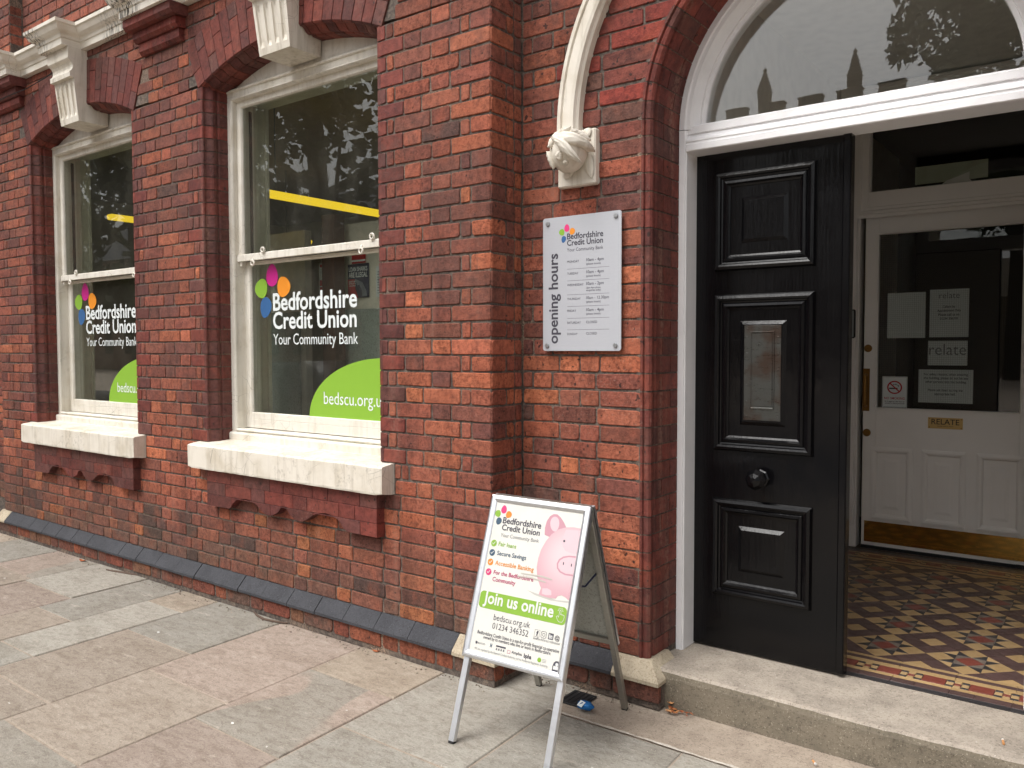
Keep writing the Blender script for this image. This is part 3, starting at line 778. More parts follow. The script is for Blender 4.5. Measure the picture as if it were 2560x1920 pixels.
m = MB(); m.rings(rr); m.build('cornice', 'cornice', BLD)
for cx in (-7.141, -4.914, -2.64):
    m = MB(); m.box(cx-.22, cx+.22, -.02, .02, 3.42, 3.61); cb = m.build('corbel', 'mortar', BLD)
    for z0, z1, h, p, n in ((3.415, 3.484, .235, .035, 3), (3.488, 3.548, .25, .066, 3), (3.552, 3.617, .275, .118, 3)):
        for i in range(n):
            a = cx-h+2*h*i/n+.0015; b = cx-h+2*h*(i+1)/n-.0015; m = MB()
            ends = i in (0, n-1)
            pr = [(.01, z0), (-p+.018, z0), (-p, z0+.02), (-p, z1), (.01, z1)]
            m.rings([[(xx, y, z) for y, z in pr] for xx in (a, b)], col=(lambda c: (c[0]*1.2, c[1], c[2], .15))(brick_col(0, 2, BR, True))); m.build('corbel_brick', 'brick', cb)
for cx in (W1, W2):
    cx += .025; m = MB()
    prof = [(3.618, .155, .13), (3.54, .152, .131), (3.532, .151, .124), (3.52, .15, .108), (3.50, .149, .098), (3.48, .148, .098), (3.462, .147, .106), (3.452, .147, .118), (3.446, .147, .119), (3.418, .146, .117), (3.414, .146, .090), (3.39, .144, .088), (3.375, .143, .087), (3.36, .142, .086), (3.20, .135, .066), (3.185, .134, .064), (3.165, .133, .062), (3.128, .131, .057)]
    rr = []
    for z, h, p in prof:
        fl = 1.0 if 3.19 < z < 3.37 else (.6 if 3.18 < z < 3.38 else 0)
        row = [(cx-h, .15, z), (cx-h, -p, z)]
        for q in range(4):
            c_ = -h*.72+q*h*.48; w_ = h*.135
            for o, dd in ((-w_, 0), (-w_*.9, .010), (0, .0145), (w_*.9, .010), (w_, 0)): row.append((cx+c_+o, -p+dd*fl, z))
        row += [(cx+h, -p, z), (cx+h, .15, z)]; rr.append(row)
    m.rings(rr); m.build('keystone', 'stone', BLD)

# ------------------------------------------------------------------ sash windows
def make_window(cx):
    L, Rr = cx-HW+.03, cx+HW-.03
    m = MB()
    y0 = .15
    # outer box frame: two posts, head, arched tympanum, wooden cill
    for a, b in ((L, L+.062), (Rr-.062, Rr)):
        m.box(a, b, y0, .30, 1.0, 3.10, .003)
    m.box(L+.062, Rr-.062, y0, .30, 3.035, 3.10, .003)
    m.rect_frame(L+.05, Rr-.05, 1.02, 3.047, [(0, 0), (0, .010), (.006, .012), (.012, .004), (.014, -.004)], y0-.0005)
    m.box(L+.0, Rr-.0, y0-.012, y0+.006, 3.088, 3.104, .004)
    tp = [(L, 3.105)]+[p for p in reversed(arcpts(cx, ARC_Z, ARC_R+.015, L, Rr, 18))][::-1]+[(Rr, 3.105)]
    m.prism(tp, y0+.012, .30)
    win = m.build('window', 'wood', BLD)
    c = MB(); pr = [(.128, .950), (.126, 1.000), (.132, 1.008), (.205, 1.03), (.30, 1.034), (.30, .95)]
    rr = []
    for i in range(25):
        x = L+.002+(Rr-L-.004)*i/24; rr.append([(x, y+R_.uniform(-.001, .001), z+R_.uniform(-.0012, .0012)) for y, z in pr])
    c.rings(rr); c.build('wooden_cill', 'wood', win)
    a, b = L+.062, Rr-.062
    us = MB(); yu = .175                                # upper sash, in front
    us.rect_frame(a, b, 2.06, 3.04, [(.0, -.035), (0, 0), (.040, 0), (.046, -.008), (.048, -.016)], yu)
    us.box(a, b, yu-.012, yu+.03, 2.060, 2.102, .003)
    for s_ in (0, 1): us.prism([(a+.004 if not s_ else b-.036, 2.062), (a+.036 if not s_ else b-.004, 2.062), (a+.03 if not s_ else b-.01, 2.035), (a+.01 if not s_ else b-.03, 2.035)], yu+.002, yu+.03)
    us.build('upper_sash', 'wood', win)
    lo = MB(); yl = .215                                # lower sash, behind
    lo.rect_frame(a, b, 1.036, 2.10, [(.0, -.035), (0, 0), (.052, 0), (.058, -.008), (.06, -.016)], yl)
    lo.box(a+.052, b-.052, yl, yl+.035, 1.088, 1.132, .004)
    lo.build('lower_sash', 'wood', win)
    g1 = MB(); g1.box(a+.044, b-.044, .188, .192, 2.10, 2.996); g1.build('pane', 'glass', win)
    g2 = MB(); g2.box(a+.056, b-.056, .229, .233, 1.128, 2.044); g2.build('pane', 'glass', win)
    # cords and the inner lining seen through the glass
    ln = MB()
    for s_ in (1, -1):
        e = cx-s_*(HW-.03)
        X = lambda d: e+s_*d
        def bx(d0, d1, y0_, y1_, z0, z1, mi=0): ln.box(min(X(d0), X(d1)), max(X(d0), X(d1)), y0_, y1_, z0, z1, .003, mi)
        bx(.0, .05, .302, .345, .98, 3.1); bx(.0, .034, .345, .40, .98, 3.1); bx(.0, .046, .40, .425, .9, 3.2)
        bx(.0615, .066, .262, .284, 2.1, 3.0, 1)
    ln.box(L, Rr, .302, .42, 3.05, 3.12); ln.box(L, Rr, .302, .46, .95, 1.03)
    ln.build('lining', ['lining', 'cord'], win)
    for rx, rz in ((.497, 2.043), (.397+.0, 2.116), (-.455, 2.048), (-.54, 2.118)):
        r_ = MB(); O = Vector((cx-rx, .158, rz)); rr = []
        for i in range(14):
            t = 2*pi*i/14; cc = O+Vector((cos(t)*.0145, 0, sin(t)*.0145)); d = Vector((cos(t), 0, sin(t)))
            rr.append([cc+d*.0048*cos(q)+Vector((0, 1, 0))*.0075*sin(q) for q in [2*pi*k/6 for k in range(6)]])
        rr.append(rr[0]); r_.rings(rr, cap0=False, cap1=False)
        r_.box(cx-rx-.006, cx-rx+.006, .158, .166, *((rz+.012, rz+.030) if rz < 2.08 else (rz-.026, rz-.012)))
        r_.build('sash_ring', 'wood', win, smooth=True)
    # vinyl lettering on the glass
    P = fac(.2275); D = cx-W2
    V = MB()
    text(V, P, 'Bedfordshire', -4.148+D, 1.757, .742, .0008, .02, ysc=1.03)
    text(V, P, 'Credit Union', -4.150+D, 1.647, .740, .0008, .02, ysc=1.03)
    text(V, P, 'Your Community Bank', -4.149+D, 1.551, .748, .0008, 0.0, ysc=1.18)
    V.build('vinyl_lettering', 'vwhite', win)
    for nm, (px, pz, w, h, ro, mt) in dict(p1=(-4.154, 1.970, .107, .136, 1.57, 'magenta'), p2=(-4.259, 1.892, .118, .118, 5.2, 'lime'), p3=(-4.047, 1.893, .118, .122, 4.2, 'orange'), p4=(-4.220, 1.776, .104, .128, 4.39, 'blue')).items():
        q = MB(); poly(q, P, egg(px+D, pz, w*1.03, h, ro if nm != 'p1' else 1.57, .2), .0008); q.build('petal_decal', mt, win)
    q = MB(); zb = 1.131; cz, ccx, rad = 1.098, -3.20+D, .638
    pts = [(ccx-sqrt(max(0, (rad)**2-(zb-cz)**2)), zb)]
    for i in range(30):
        a_ = pi-math.asin((zb-cz)/rad)-(pi/2+.35)*i/29; pts.append((ccx+rad*cos(a_), cz+rad*sin(a_)*.585))
    pts = [p for p in pts if p[1] >= zb-1e-6 and p[0] <= b-.058]
    top_ = [(ccx+.62*cos(pi-i*pi/40), 1.131+.342*sin(pi-i*pi/40)) for i in range(0, 41)]
    top_ = [p for p in top_ if p[0] <= b-.058]; top_.append((b-.058, top_[-1][1])); top_.append((b-.058, zb))
    poly(q, P, top_, .0008); q.build('green_panel_decal', 'lime', win)
    q = MB(); text(q, P, 'bedscu.org.uk', -3.691+D, 1.208, .52, .0016, 0, ysc=1.1); q.build('vinyl_lettering', 'vwhite', win)
    return win
make_window(W1); make_window(W2)

# the office behind the windows
rm = MB()
rm.box(-10.5, -1.75, 5.2, 5.3, .4, 3.45); rm.box(-10.6, -10.5, .45, 5.3, .4, 3.45); rm.box(-1.85, -1.72, .55, 5.3, 0, 3.45)
office = rm.build('office_wall', 'room', BLD)
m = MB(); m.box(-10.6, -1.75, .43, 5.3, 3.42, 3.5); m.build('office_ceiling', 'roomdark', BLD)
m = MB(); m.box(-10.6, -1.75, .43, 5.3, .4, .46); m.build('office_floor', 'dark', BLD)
for cx in (W1, W2):
    m = MB(); m.box(cx-.9, cx+1.2, 1.06, 1.12, .5, 2.40); scr = m.build('office_screen', 'room', BLD)
    m = MB(); m.box(cx-.9, cx+1.15, 1.035, 1.06, .5, 1.80, .004); m.build('board', 'board', scr)
    m = MB(); m.box(cx-.75, cx-.62, .9, 1.0, .5, 2.45, .004); m.build('post', flat('brown_post', (92, 58, 44)), scr)

# ------------------------------------------------------------------ entrance: frame, fanlight, door leaves
df = MB()
JX = DC-.702                                                   # brick reveal
FP = [(.700, .502), (.668, .502), (.664, .508), (.660, .512), (.640, .534), (.634, .536), (.632, .546), (.632, .60), (.600, .60), (.600, .67), (.700, .67)]
for sg in (-1, 1):
    pr = [(.700, .502), (.674, .502), (.671, .509), (.668, .512), (.668, .665), (.7, .665)]
    df.rings([[(DC+sg*r, y, z) for r, y in pr] for z in (.157, DZ)])
    df.box(min(DC+sg*.700, DC+sg*.69), max(DC+sg*.700, DC+sg*.69), .665, .72, .157, DZ)
AP = [(.700, .502), (.676, .502), (.672, .508), (.668, .510), (.655, .512), (.645, .525), (.622, .542), (.617, .542), (.615, .550), (.600, .553), (.598, .560), (.598, .60), (.700, .60)]
df.arc((DC, DZ+.004), AP, 0, pi, 48)
frame = df.build('door_frame', 'white', BLD, smooth=False)
tr = MB()
TP = [(.60, 2.388), (.508, 2.388), (.503, 2.392), (.503, 2.418), (.507, 2.421), (.507, 2.428), (.503, 2.431), (.504, 2.437), (.512, 2.446), (.524, 2.452), (.530, 2.464), (.530, 2.468), (.520, 2.469), (.521, 2.498), (.528, 2.505), (.56, 2.508), (.66, 2.508), (.66, 2.388)]
rr = []
for i in range(41):
    x = DC-.669+1.338*i/40; rr.append([(x, y+R_.uniform(-.0006, .0006), z+R_.uniform(-.0006, .0006)) for y, z in TP])
tr.rings(rr); tr.build('transom', 'white', frame)
fg = MB(); P_ = [(DC-.603, 2.500)]+[(DC-.603*cos(pi*i/36), DZ+.004+.603*sin(pi*i/36)) for i in range(1, 36)]+[(DC+.603, 2.500)]
P_ = [p for p in P_ if p[1] >= 2.499]
fg.prism(P_, .562, .567); fg.build('fanlight_pane', 'fanglass', frame)

def door_panel(mb, x0, x1, z0, z1, y, s=1.0, out=True):
    mb.rect_frame(x0, x1, z0, z1, [(0, -.004), (0, .006), (.006, .019), (.018, .023), (.026, .020), (.030, .012), (.036, .010), (.042, .016), (.052, .018), (.060, .008), (.068, .004), (.072, -.012), (.088, -.015), (.090, -.018), (.134, .010), (.138, .010)], y, fill=True)
def leaf(name, x0, flip=False):
    y = .62
    m = MB(); m.box(-1.606, -.918, y, y+.046, .163, 2.398, .003)
    m.box(-.945, -.9125, y-.012, y+.002, .166, 2.396, .005)
    m.box(-.917, -.9125, y-.012, y+.044, .166, 2.396, .002)
    d = m.build(name, 'black', BLD)
    for i, (z0, z1) in enumerate(((1.866, 2.30), (1.066, 1.76), (.411, .850))):
        p = MB(); door_panel(p, -1.489, -1.049, z0, z1, y); p.build('panel', 'black', d)
    m = MB(); m.box(-1.600, -.924, y+.046, y+.052, .168, 2.39, .002); m.build('bounce_face', 'inner', d)  # white back sheet added to bounce light into the vestibule
    # letter plate
    p = MB(); p.box(-1.350, -1.187, y-.012, y-.006, 1.207, 1.622, .002)
    p.rect_frame(-1.318, -1.219, 1.262, 1.592, [(-.006, -.004), (-.004, .0035), (.0, .004), (.004, 0), (.005, -.004)], y-.012)
    p.box(-1.312, -1.225, y-.0135, y-.011, 1.27, 1.585, .001)
    for zz in (1.225, 1.29, 1.36, 1.43, 1.50, 1.57, 1.608):
        for xx in (-1.337, -1.200): p.lathe([(.0045, 0), (.004, .0016), (.002, .0022)], (xx, y-.012, zz), (0, -1, 0), 8)
    p.build('letter_plate', 'plate', d)
    p = MB(); p.lathe([(.040, 0), (.040, .006), (.034, .010), (.016, .014), (.016, .030), (.032, .042), (.045, .052), (.046, .060), (.030, .082), (.012, .090), (.001, .091)], (-1.275, y, .955), (0, -1, 0), 8)
    p.build('knob', 'black', d)
    return d
L1 = leaf('entrance_door', 0)
# the other leaf stands folded back against the vestibule's right side
L2 = copy_tree(L1, BLD)
hinge = Vector((DC+.69, .62, 0))-ORG[BLD.as_pointer()]
# mirror-image swing: turn the leaf a quarter turn about the right jamb
o0 = Vector((-1.606, .62, 0))-ORG[BLD.as_pointer()]
Rz = Matrix.Rotation(radians(90), 4, 'Z')
L2.matrix_local = Matrix.Translation(Vector((DC+.684, .668, 0))-ORG[BLD.as_pointer()]) @ Rz @ Matrix.Translation(-o0)

# ------------------------------------------------------------------ vestibule
vm = MB()
vm.box(DC-.84, DC-.71, .53, 3.6, .10, 3.35); vm.box(DC+.71, DC+.84, .53, 3.6, .10, 3.35); vm.box(DC-.84, DC+.84, .53, 3.6, 3.30, 3.4)
vm.build('vestibule_wall', 'hallwall', BLD)
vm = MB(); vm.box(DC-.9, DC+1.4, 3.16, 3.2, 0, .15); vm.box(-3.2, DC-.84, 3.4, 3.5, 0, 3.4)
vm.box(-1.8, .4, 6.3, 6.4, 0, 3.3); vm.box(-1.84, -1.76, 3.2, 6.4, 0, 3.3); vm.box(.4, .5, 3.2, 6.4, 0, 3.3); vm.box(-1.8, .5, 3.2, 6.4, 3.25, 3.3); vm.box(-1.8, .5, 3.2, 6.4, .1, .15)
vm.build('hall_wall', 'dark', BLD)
YI = 3.06
sc = MB()
sc.box(-1.62, -1.477, YI-.03, YI+.07, .15, 3.3, .004); sc.box(-.42, -.21, YI-.03, YI+.07, .15, 3.3, .004)
sc.box(-1.48, -.41, YI-.03, YI+.07, 2.415, 2.575, .004)
sc.rect_frame(-1.50, -.40, 2.40, 3.28, [(0, 0), (.0, .012), (.02, .014), (.03, .004), (.07, .004), (.08, -.01), (.085, -.03)], YI-.031)
for a, b in ((-1.512, -1.498), (-1.489, -1.477)): sc.box(a, b, YI-.042, YI-.028, .30, 2.41, .004)
sc.box(-1.477, -.42, YI-.045, YI-.028, 2.425, 2.452, .008)
screen = sc.build('inner_door_frame', 'inner', BLD)
m = MB(); m.box(-1.42, -.47, YI+.0, YI+.004, 2.57, 3.25); m.build('overlight_pane', 'doorglass', screen)
dm = MB()                                                       # inner door: stiles and rails round the glass
gx0, gx1, gz0, gz1 = -1.362, -.528, 1.118, 2.288
dm.box(-1.449, gx0, YI-.01, YI+.035, .172, 2.405, .003); dm.box(gx1, -.44, YI-.01, YI+.035, .172, 2.405, .003)
dm.box(gx0, gx1, YI-.01, YI+.035, gz1, 2.405); dm.box(gx0, gx1, YI-.01, YI+.035, .172, gz0)
dm.rect_frame(gx0-.012, gx1+.012, gz0-.012, gz1+.012, [(0, 0), (.0, .008), (.008, .010), (.014, .004), (.016, -.012)], YI-.0105)
idoor = dm.build('inner_door', 'inner', BLD)
m = MB(); m.box(gx0+.003, gx1-.003, YI+.012, YI+.016, gz0+.002, gz1-.002); m.build('pane', 'doorglass', idoor)
wires = MB(); P = fac(YI+.017)
for i in range(64): wires.box(gx0+.013*i+.01, gx0+.013*i+.0107, YI+.0165, YI+.0171, gz0, gz1)
for i in range(90): wires.box(gx0, gx1, YI+.0165, YI+.0171, gz0+.013*i+.005, gz0+.013*i+.0057)
wires.build('wire_mesh', flat('glass_wire', (60, 62, 60), .5, .6), idoor, kind='stuff')
for a, b in ((-1.393, -1.132), (-1.076, -.816), (-.757, -.50)):
    p = MB(); p.rect_frame(a, b, .357, .852, [(0, 0), (0, .010), (.016, .014), (.028, .012), (.036, .004), (.042, -.004), (.046, -.006), (.095, .003), (.098, .003)], YI-.0105, fill=True); p.build('panel', 'inner', idoor)
p = MB(); p.box(-1.429, -.45, YI-.0135, YI-.0105, .196, .340, .001); p.build('kick_plate', 'brass', idoor)
p = MB(); p.box(-1.449, -.44, YI-.02, YI+.03, .152, .170); p.build('draught_seal', 'rubber', idoor)
p = MB(); p.box(-1.452, -1.407, YI-.0145, YI-.0105, 1.094, 1.384, .001); p.tube([(-1.428, YI-.014, 1.345), (-1.428, YI-.045, 1.335), (-1.428, YI-.052, 1.30), (-1.428, YI-.052, 1.17), (-1.428, YI-.045, 1.135), (-1.428, YI-.014, 1.125)], .009, 10); p.build('pull_handle', 'brassdull', idoor, smooth=False)
for zz in (1.522, .946):
    p = MB(); p.lathe([(.026, 0), (.026, .004), (.022, .007), (.010, .008), (.009, .006), (.001, .006)], (-1.421, YI-.0105, zz), (0, -1, 0), 16); p.build('lock', 'brassdull', idoor)

# vestibule floor: geometric tiles
fl = MB(); fl.box(DC-.71, DC+.71, .662, YI+.12, .10, .150); floor = struct(fl.build('vestibule_floor', 'mortar'))
BUFFT, PURP, BLK, REDT, GRYT = S(180, 150, 106), S(86, 66, 63), S(54, 52, 54), S(126, 64, 53), S(116, 105, 94)
TILES = []
def tile(pts, col): TILES.append((pts, col))
U = .0575; SX, SY = -.8675, 1.128; XA, XB = DC-.665, DC+.665; YA, YE = .957, 2.685
def clip(pts):
    for axis, val, keep in ((0, XA, 1), (0, XB, -1), (1, YA, 1), (1, YE, -1)):
        o = []
        for i, p in enumerate(pts):
            q = pts[(i+1) % len(pts)]; a = (p[axis]-val)*keep; b = (q[axis]-val)*keep
            if a >= 0: o.append(p)
            if a*b < 0: t = a/(a-b); o.append((p[0]+(q[0]-p[0])*t, p[1]+(q[1]-p[1])*t))
        pts = o
        if len(pts) < 3: return None
    return pts
def dia(cx, cy, r=U): return [(cx-r, cy), (cx, cy-r), (cx+r, cy), (cx, cy+r)]
for i in range(-5, 6):
    for j in range(-2, 7):
        for ox, oy, star in ((SX+6*U*i, SY+6*U*j, True), (SX+3*U+6*U*i, SY+3*U+6*U*j, False)):
            for a in (-1, 0, 1):
                for b in (-1, 0, 1):
                    cx, cy = ox+(a+b)*U, oy+(a-b)*U
                    if not star: tile(dia(cx, cy), BUFFT if a == b == 0 else PURP)
                    elif a and b: tile(dia(cx, cy), BUFFT)
                    elif a == b == 0: tile(dia(cx, cy), REDT)
                    else:
                        M_ = (cx, cy); dxn, dyn = (cx-ox)/U, (cy-oy)/U     # (+-1,+-1): which side of the star
                        O1, O2 = (cx+dxn*U, cy), (cx, cy+dyn*U); I1, I2 = (cx-dxn*U, cy), (cx, cy-dyn*U)
                        tile([O1, O2, M_], BUFFT); tile([I1, I2, M_], GRYT); tile([O1, I2, M_], BLK); tile([O2, I1, M_], BLK)
TILES = [(p, c) for p, c in ((clip(p), c) for p, c in TILES) if p]
def rect(x0, x1, y0, y1): return [(x0, y0), (x1, y0), (x1, y1), (x0, y1)]
def border(yfn):
    def R(x0, x1, a, b, c):
        y0, y1 = sorted((yfn(a), yfn(b))); TILES.append((rect(x0, x1, y0, y1), c))
    x = DC-.70
    k = 0
    while x < DC+.70:
        x2 = min(x+.215, DC+.70); R(x, x2, .667, .702, BLK); R(min(x+.09, x2), x2, .704, .754, PURP); R(x, min(x+.09, x2), .704, .754, PURP); R(x, x2, .899, .930, PURP); R(x, x2, .932, .955, BUFFT); R(x, x2, .756, .784, BUFFT); R(x, x2, .861, .897, BUFFT)
        x = x2
    x = -.8675-.1725*4-.0
    while x < DC+.66:
        a = x+.042; R(a, a+.086, .786, .859, REDT)
        for q in (a+.088, a+.144): R(q, q+.0265, .786, .805, BLK); R(q, q+.0265, .807, .838, BUFFT); R(q, q+.0265, .840, .859, BLK)
        q = a+.1165; R(q, q+.0255, .786, .809, BUFFT); R(q, q+.0255, .811, .834, REDT); R(q, q+.0255, .836, .859, BUFFT)
        x += .1725
border(lambda v: v); border(lambda v: YA+YE-v)
for s_ in (-1, 1):
    for k in range(12):
        y0 = YA+(YE-YA)*k/12; y1 = y0+(YE-YA)/12
        e = DC+s_*.667; TILES.append((rect(min(e, e+s_*.036), max(e, e+s_*.036), y0, y1), PURP))
TR_ = random.Random(3)
def tile_mesh(mb, pts, c):
    n = len(pts); cx = sum(p[0] for p in pts)/n; cy = sum(p[1] for p in pts)/n
    ar = sum(pts[i-1][0]*pts[i][1]-pts[i][0]*pts[i-1][1] for i in range(n))
    if ar < 0: pts = pts[::-1]
    def ins(d):
        o = []
        for p in pts:
            L = hypot(p[0]-cx, p[1]-cy) or 1; k = max(.2, 1-d*1.3/L); o.append((cx+(p[0]-cx)*k, cy+(p[1]-cy)*k))
        return o
    z = .1552+TR_.uniform(-.0003, .0003); j = TR_.uniform(.88, 1.1); c = (c[0]*j, c[1]*j, c[2]*j, 1)
    mb.rings([[(x, y, .148) for x, y in ins(.0005)], [(x, y, z-.0006) for x, y in ins(.0005)], [(x, y, z) for x, y in ins(.0012)]], cap0=False, col=c)
def tshow(p):
    cx = sum(q[0] for q in p)/len(p); cy = sum(q[1] for q in p)/len(p); d = Vector((cx, cy, .155))-CAM; zc = d.dot(_f)
    px, pz = d.dot(_r2)/zc*.8, d.dot(_u2)/zc*.8
    if abs(px) > .5 or abs(pz) > .375: return 0
    # hidden behind the closed leaf?
    t = (.62-CAM.y)/(cy-CAM.y); xx = CAM.x+(cx-CAM.x)*t
    if xx < -.915: return 0
    n = len(p); ar = abs(sum(p[i-1][0]*p[i][1]-p[i][0]*p[i-1][1] for i in range(n)))
    return ar*abs(d.normalized().z)/zc**2
order = sorted(range(len(TILES)), key=lambda i: -tshow(TILES[i][0])); pick = {i for i in order[:300] if tshow(TILES[i][0]) > 0}
rest = MB()
for i, (p, c) in enumerate(TILES):
    m = MB() if i in pick else rest
    tile_mesh(m, p, c)
    if i in pick: m.build('tile', 'tile', floor)
rest.build('tiling', 'tile', floor, kind='stuff')

# ------------------------------------------------------------------ hood mould and carved stop
hm = MB()
HP = [(1.037, YB+.01), (1.037, YB-.035), (1.046, YB-.045), (1.052, YB-.058), (1.066, YB-.062), (1.100, YB-.062), (1.108, YB-.058), (1.112, YB-.068), (1.128, YB-.068), (1.134, YB-.060), (1.134, YB+.01)]
R0 = [[(DC-r, y, z) for r, y in HP] for z in (2.455, DZ)]
hm.rings(R0, cap0=True, cap1=False); hm.arc((DC, DZ), HP, pi, pi*.12, 60)
hm.build('hood_mould', 'stone', BLD)
bs = MB(); bs.box(-2.062, -1.866, YB-.034, YB+.01, 2.238, 2.478, .006)
stop = bs.build('label_stop', 'stone', BLD)
FC = Vector((-1.972, YB-.082, 2.378)); FR = .083
fr = MB(); rr = []
for i in range(15):
    a = pi*i/14; rr.append([FC+Vector((sin(a)*cos(2*pi*k/20), sin(a)*sin(2*pi*k/20), cos(a)*1.08))*FR*(1+.012*sin(5*2*pi*k/20)) for k in range(20)])
fr.rings(rr); fr.build('carved_fruit', 'stone', stop, smooth=True)
def cdir(px, py):
    x, z = (px-600)/430, -(py-720)/430; r2 = x*x+z*z
    if r2 > .95: k = sqrt(.95/r2); x *= k; z *= k; r2 = .95
    tc = Vector((.54, -.80, -.26)).normalized(); rt = Vector((.80, .54, 0)).normalized(); up_ = rt.cross(-tc)
    return rt*x+up_*z+tc*sqrt(1-r2)
def carved_leaf(pts, width, lift=.006):
    """a leaf draped over the fruit, its midrib through the given points of the picture of it"""
    m = MB(); n, w = 16, 5; D = [cdir(*p) for p in pts]; rows = []
    for i in range(n+1):
        t = i/n*(len(D)-1); k = min(int(t), len(D)-2); u = t-k
        c_ = D[k].lerp(D[k+1], u).normalized(); tan = (D[k+1]-D[k]); side = c_.cross(tan).normalized()
        s0 = i/n; ww = width*(sin(pi*min(1, .06+s0*.94))**.7)*(1-.2*s0)+.004; row = []
        for q in range(-w, w+1):
            s_ = q/w; v = (c_+side*s_*ww).normalized()
            row.append(FC+v*(FR+lift+.011*(1-abs(s_)**2)-(.006 if q == 0 else 0)+.0022*sin(abs(s_)*9+s0*24)+.008*s0**3))
        rows.append(row)
    v = [p for row in rows for p in row]; q = 2*w+1; nv = len(v)
    v += [FC+(p-FC)*((FR-.004)/(p-FC).length) for p in v]
    f = [(i*q+k, i*q+k+1, (i+1)*q+k+1, (i+1)*q+k) for i in range(n) for k in range(q-1)]
    ed = [k for k in range(q)]+[i*q+q-1 for i in range(1, n+1)]+[n*q+k for k in range(q-2, -1, -1)]+[i*q for i in range(n-1, 0, -1)]
    for a, b in zip(ed, ed[1:]+ed[:1]): f.append((a, nv+a, nv+b, b))
    m.add(v, f); m.build('carved_leaf', 'stone', stop, smooth=True)
carved_leaf([(215, 620), (230, 430), (400, 280), (640, 240)], .20, .008)
carved_leaf([(300, 470), (520, 420), (800, 500), (1070, 720)], .32, .016)
carved_leaf([(360, 500), (470, 560), (620, 720), (800, 880)], .20, .026)
carved_leaf([(640, 330), (800, 300), (960, 330), (1010, 520)], .24, .010)
carved_leaf([(180, 700), (220, 860), (330, 1010)], .12, .006)
for k in range(9):
    a_ = k*1.37; dd = cdir(390+70*cos(a_)*(.4+.1*(k % 4)), 790+110*sin(a_)*(.4+.1*(k % 3))); m = MB(); m.lathe([(.001, -.004), (.011, .0), (.009, .005), (.003, .008), (.0005, .0085)], FC+dd*FR, dd, 8); m.build('carved_seed', 'stone', stop, smooth=True)
def flat_leaf(x0, z0, x1, z1, w):
    m = MB(); top_, n = [], 10; d = Vector((x1-x0, z1-z0)); nn = Vector((-d.y, d.x)).normalized()
    for i in range(n+1):
        t = i/n; ww = w*sin(pi*t)**.7+.001
        for k, hgt in ((-1, .002), (-.5, .009), (0, .006), (.5, .009), (1, .002)):
            top_.append((x0+d.x*t+nn.x*ww*k, YB-.034-hgt-.006*sin(pi*t), z0+d.y*t+nn.y*ww*k))
    f = [(i*5+k, i*5+k+1, i*5+k+6, i*5+k+5) for i in range(n) for k in range(4)]
    m.add(top_, f); m.build('carved_leaf', 'stone', stop, smooth=True)
flat_leaf(-1.905, 2.385, -1.882, 2.262, .021); flat_leaf(-1.975, 2.30, -2.03, 2.285, .018); flat_leaf(-1.93, 2.44, -1.885, 2.475, .02)
m = MB(); m.lathe([(.010, 0), (.013, .006), (.011, .012), (.006, .016), (.002, .013)], FC+Vector((.022, -.055, -.056)), (.25, -.7, -.65), 10); m.build('calyx', 'stone', stop, smooth=True)

# ------------------------------------------------------------------ opening-hours sign
SG = root('opening_hours_sign', (-1.945, .216, 1.513), 'brushed silver opening hours sign with four corner bolts on the brick beside the door', 'sign')
sg = MB(); pts = rrect(-2.149, -1.742, 1.512, 2.113, .012)
sg.prism(pts, .213, .2165, ch=.0006); sgp = sg.build('face_plate', 'signface', SG)
for xx, zz in ((-2.121, 2.087), (-1.768, 2.091), (-1.769, 1.536), (-2.125, 1.536)):
    m = MB(); m.lathe([(.0095, -.024), (.0095, .0), (.0105, .0005), (.0105, .005), (.009, .007), (.001, .0072)], (xx, .213, zz), (0, -1, 0), 18); m.build('bolt', 'steel', SG)
P = fac(.213)
for a in ((-2.019, 2.0605, .027, .034, 1.57, 'pink'), (-2.0455, 2.043, .028, .030, 5.4, 'lime'), (-1.991, 2.043, .028, .031, 4.1, 'orange'), (-2.036, 2.011, .024, .031, 4.39, 'blue')):
    m = MB(); poly(m, P, egg(*a[:5], .2), .0006); m.build('petal_print', a[5], SG)
m = MB()
text(m, P, 'Bedfordshire', -2.018, 2.010, .187, .0006, .02, 1.02); text(m, P, 'Credit Union', -2.018, 1.9815, .186, .0006, .02, 1.02); text(m, P, 'Your Community Bank', -2.018, 1.955, .187, .0006, -.004, 1.1)
m.build('title_lettering', 'ink', SG); m = MB(); text(m, P, 'opening hours', -2.068, 1.545, .406, .0006, .022, 1.0, rot=True)
m.build('side_lettering', 'ink', SG)
m = MB(); hx = -1.917
for d, z, t, w, sub in (('MONDAY', 1.905, '10am - 4pm', .089, ['(please knock)']), ('TUESDAY', 1.852, '10am - 4pm', .089, ['(please knock)']), ('WEDNESDAY', 1.801, '10am - 2pm', .089, ['(2pm-4pm phone', 'enquiries only)']),
                        ('THURSDAY', 1.739, '10am - 12.30pm', .115, ['(please knock)']), ('FRIDAY', 1.686, '10am - 4pm', .089, ['(please knock)']), ('SATURDAY', 1.633, 'CLOSED', .056, []), ('SUNDAY', 1.583, 'CLOSED', .055, [])):
    wd = {'MONDAY': .062, 'TUESDAY': .059, 'WEDNESDAY': .086, 'THURSDAY': .071, 'FRIDAY': .047, 'SATURDAY': .072, 'SUNDAY': .055}[d]
    text(m, P, d, -2.017, z, wd, .0006, -.002); text(m, P, t, hx, z+.001, w, .0006, -.002)
    for i, s_ in enumerate(sub): text(m, P, s_, hx, z-.0145-.0115*i, .073 if len(s_) < 16 else .085, .0006, -.002)
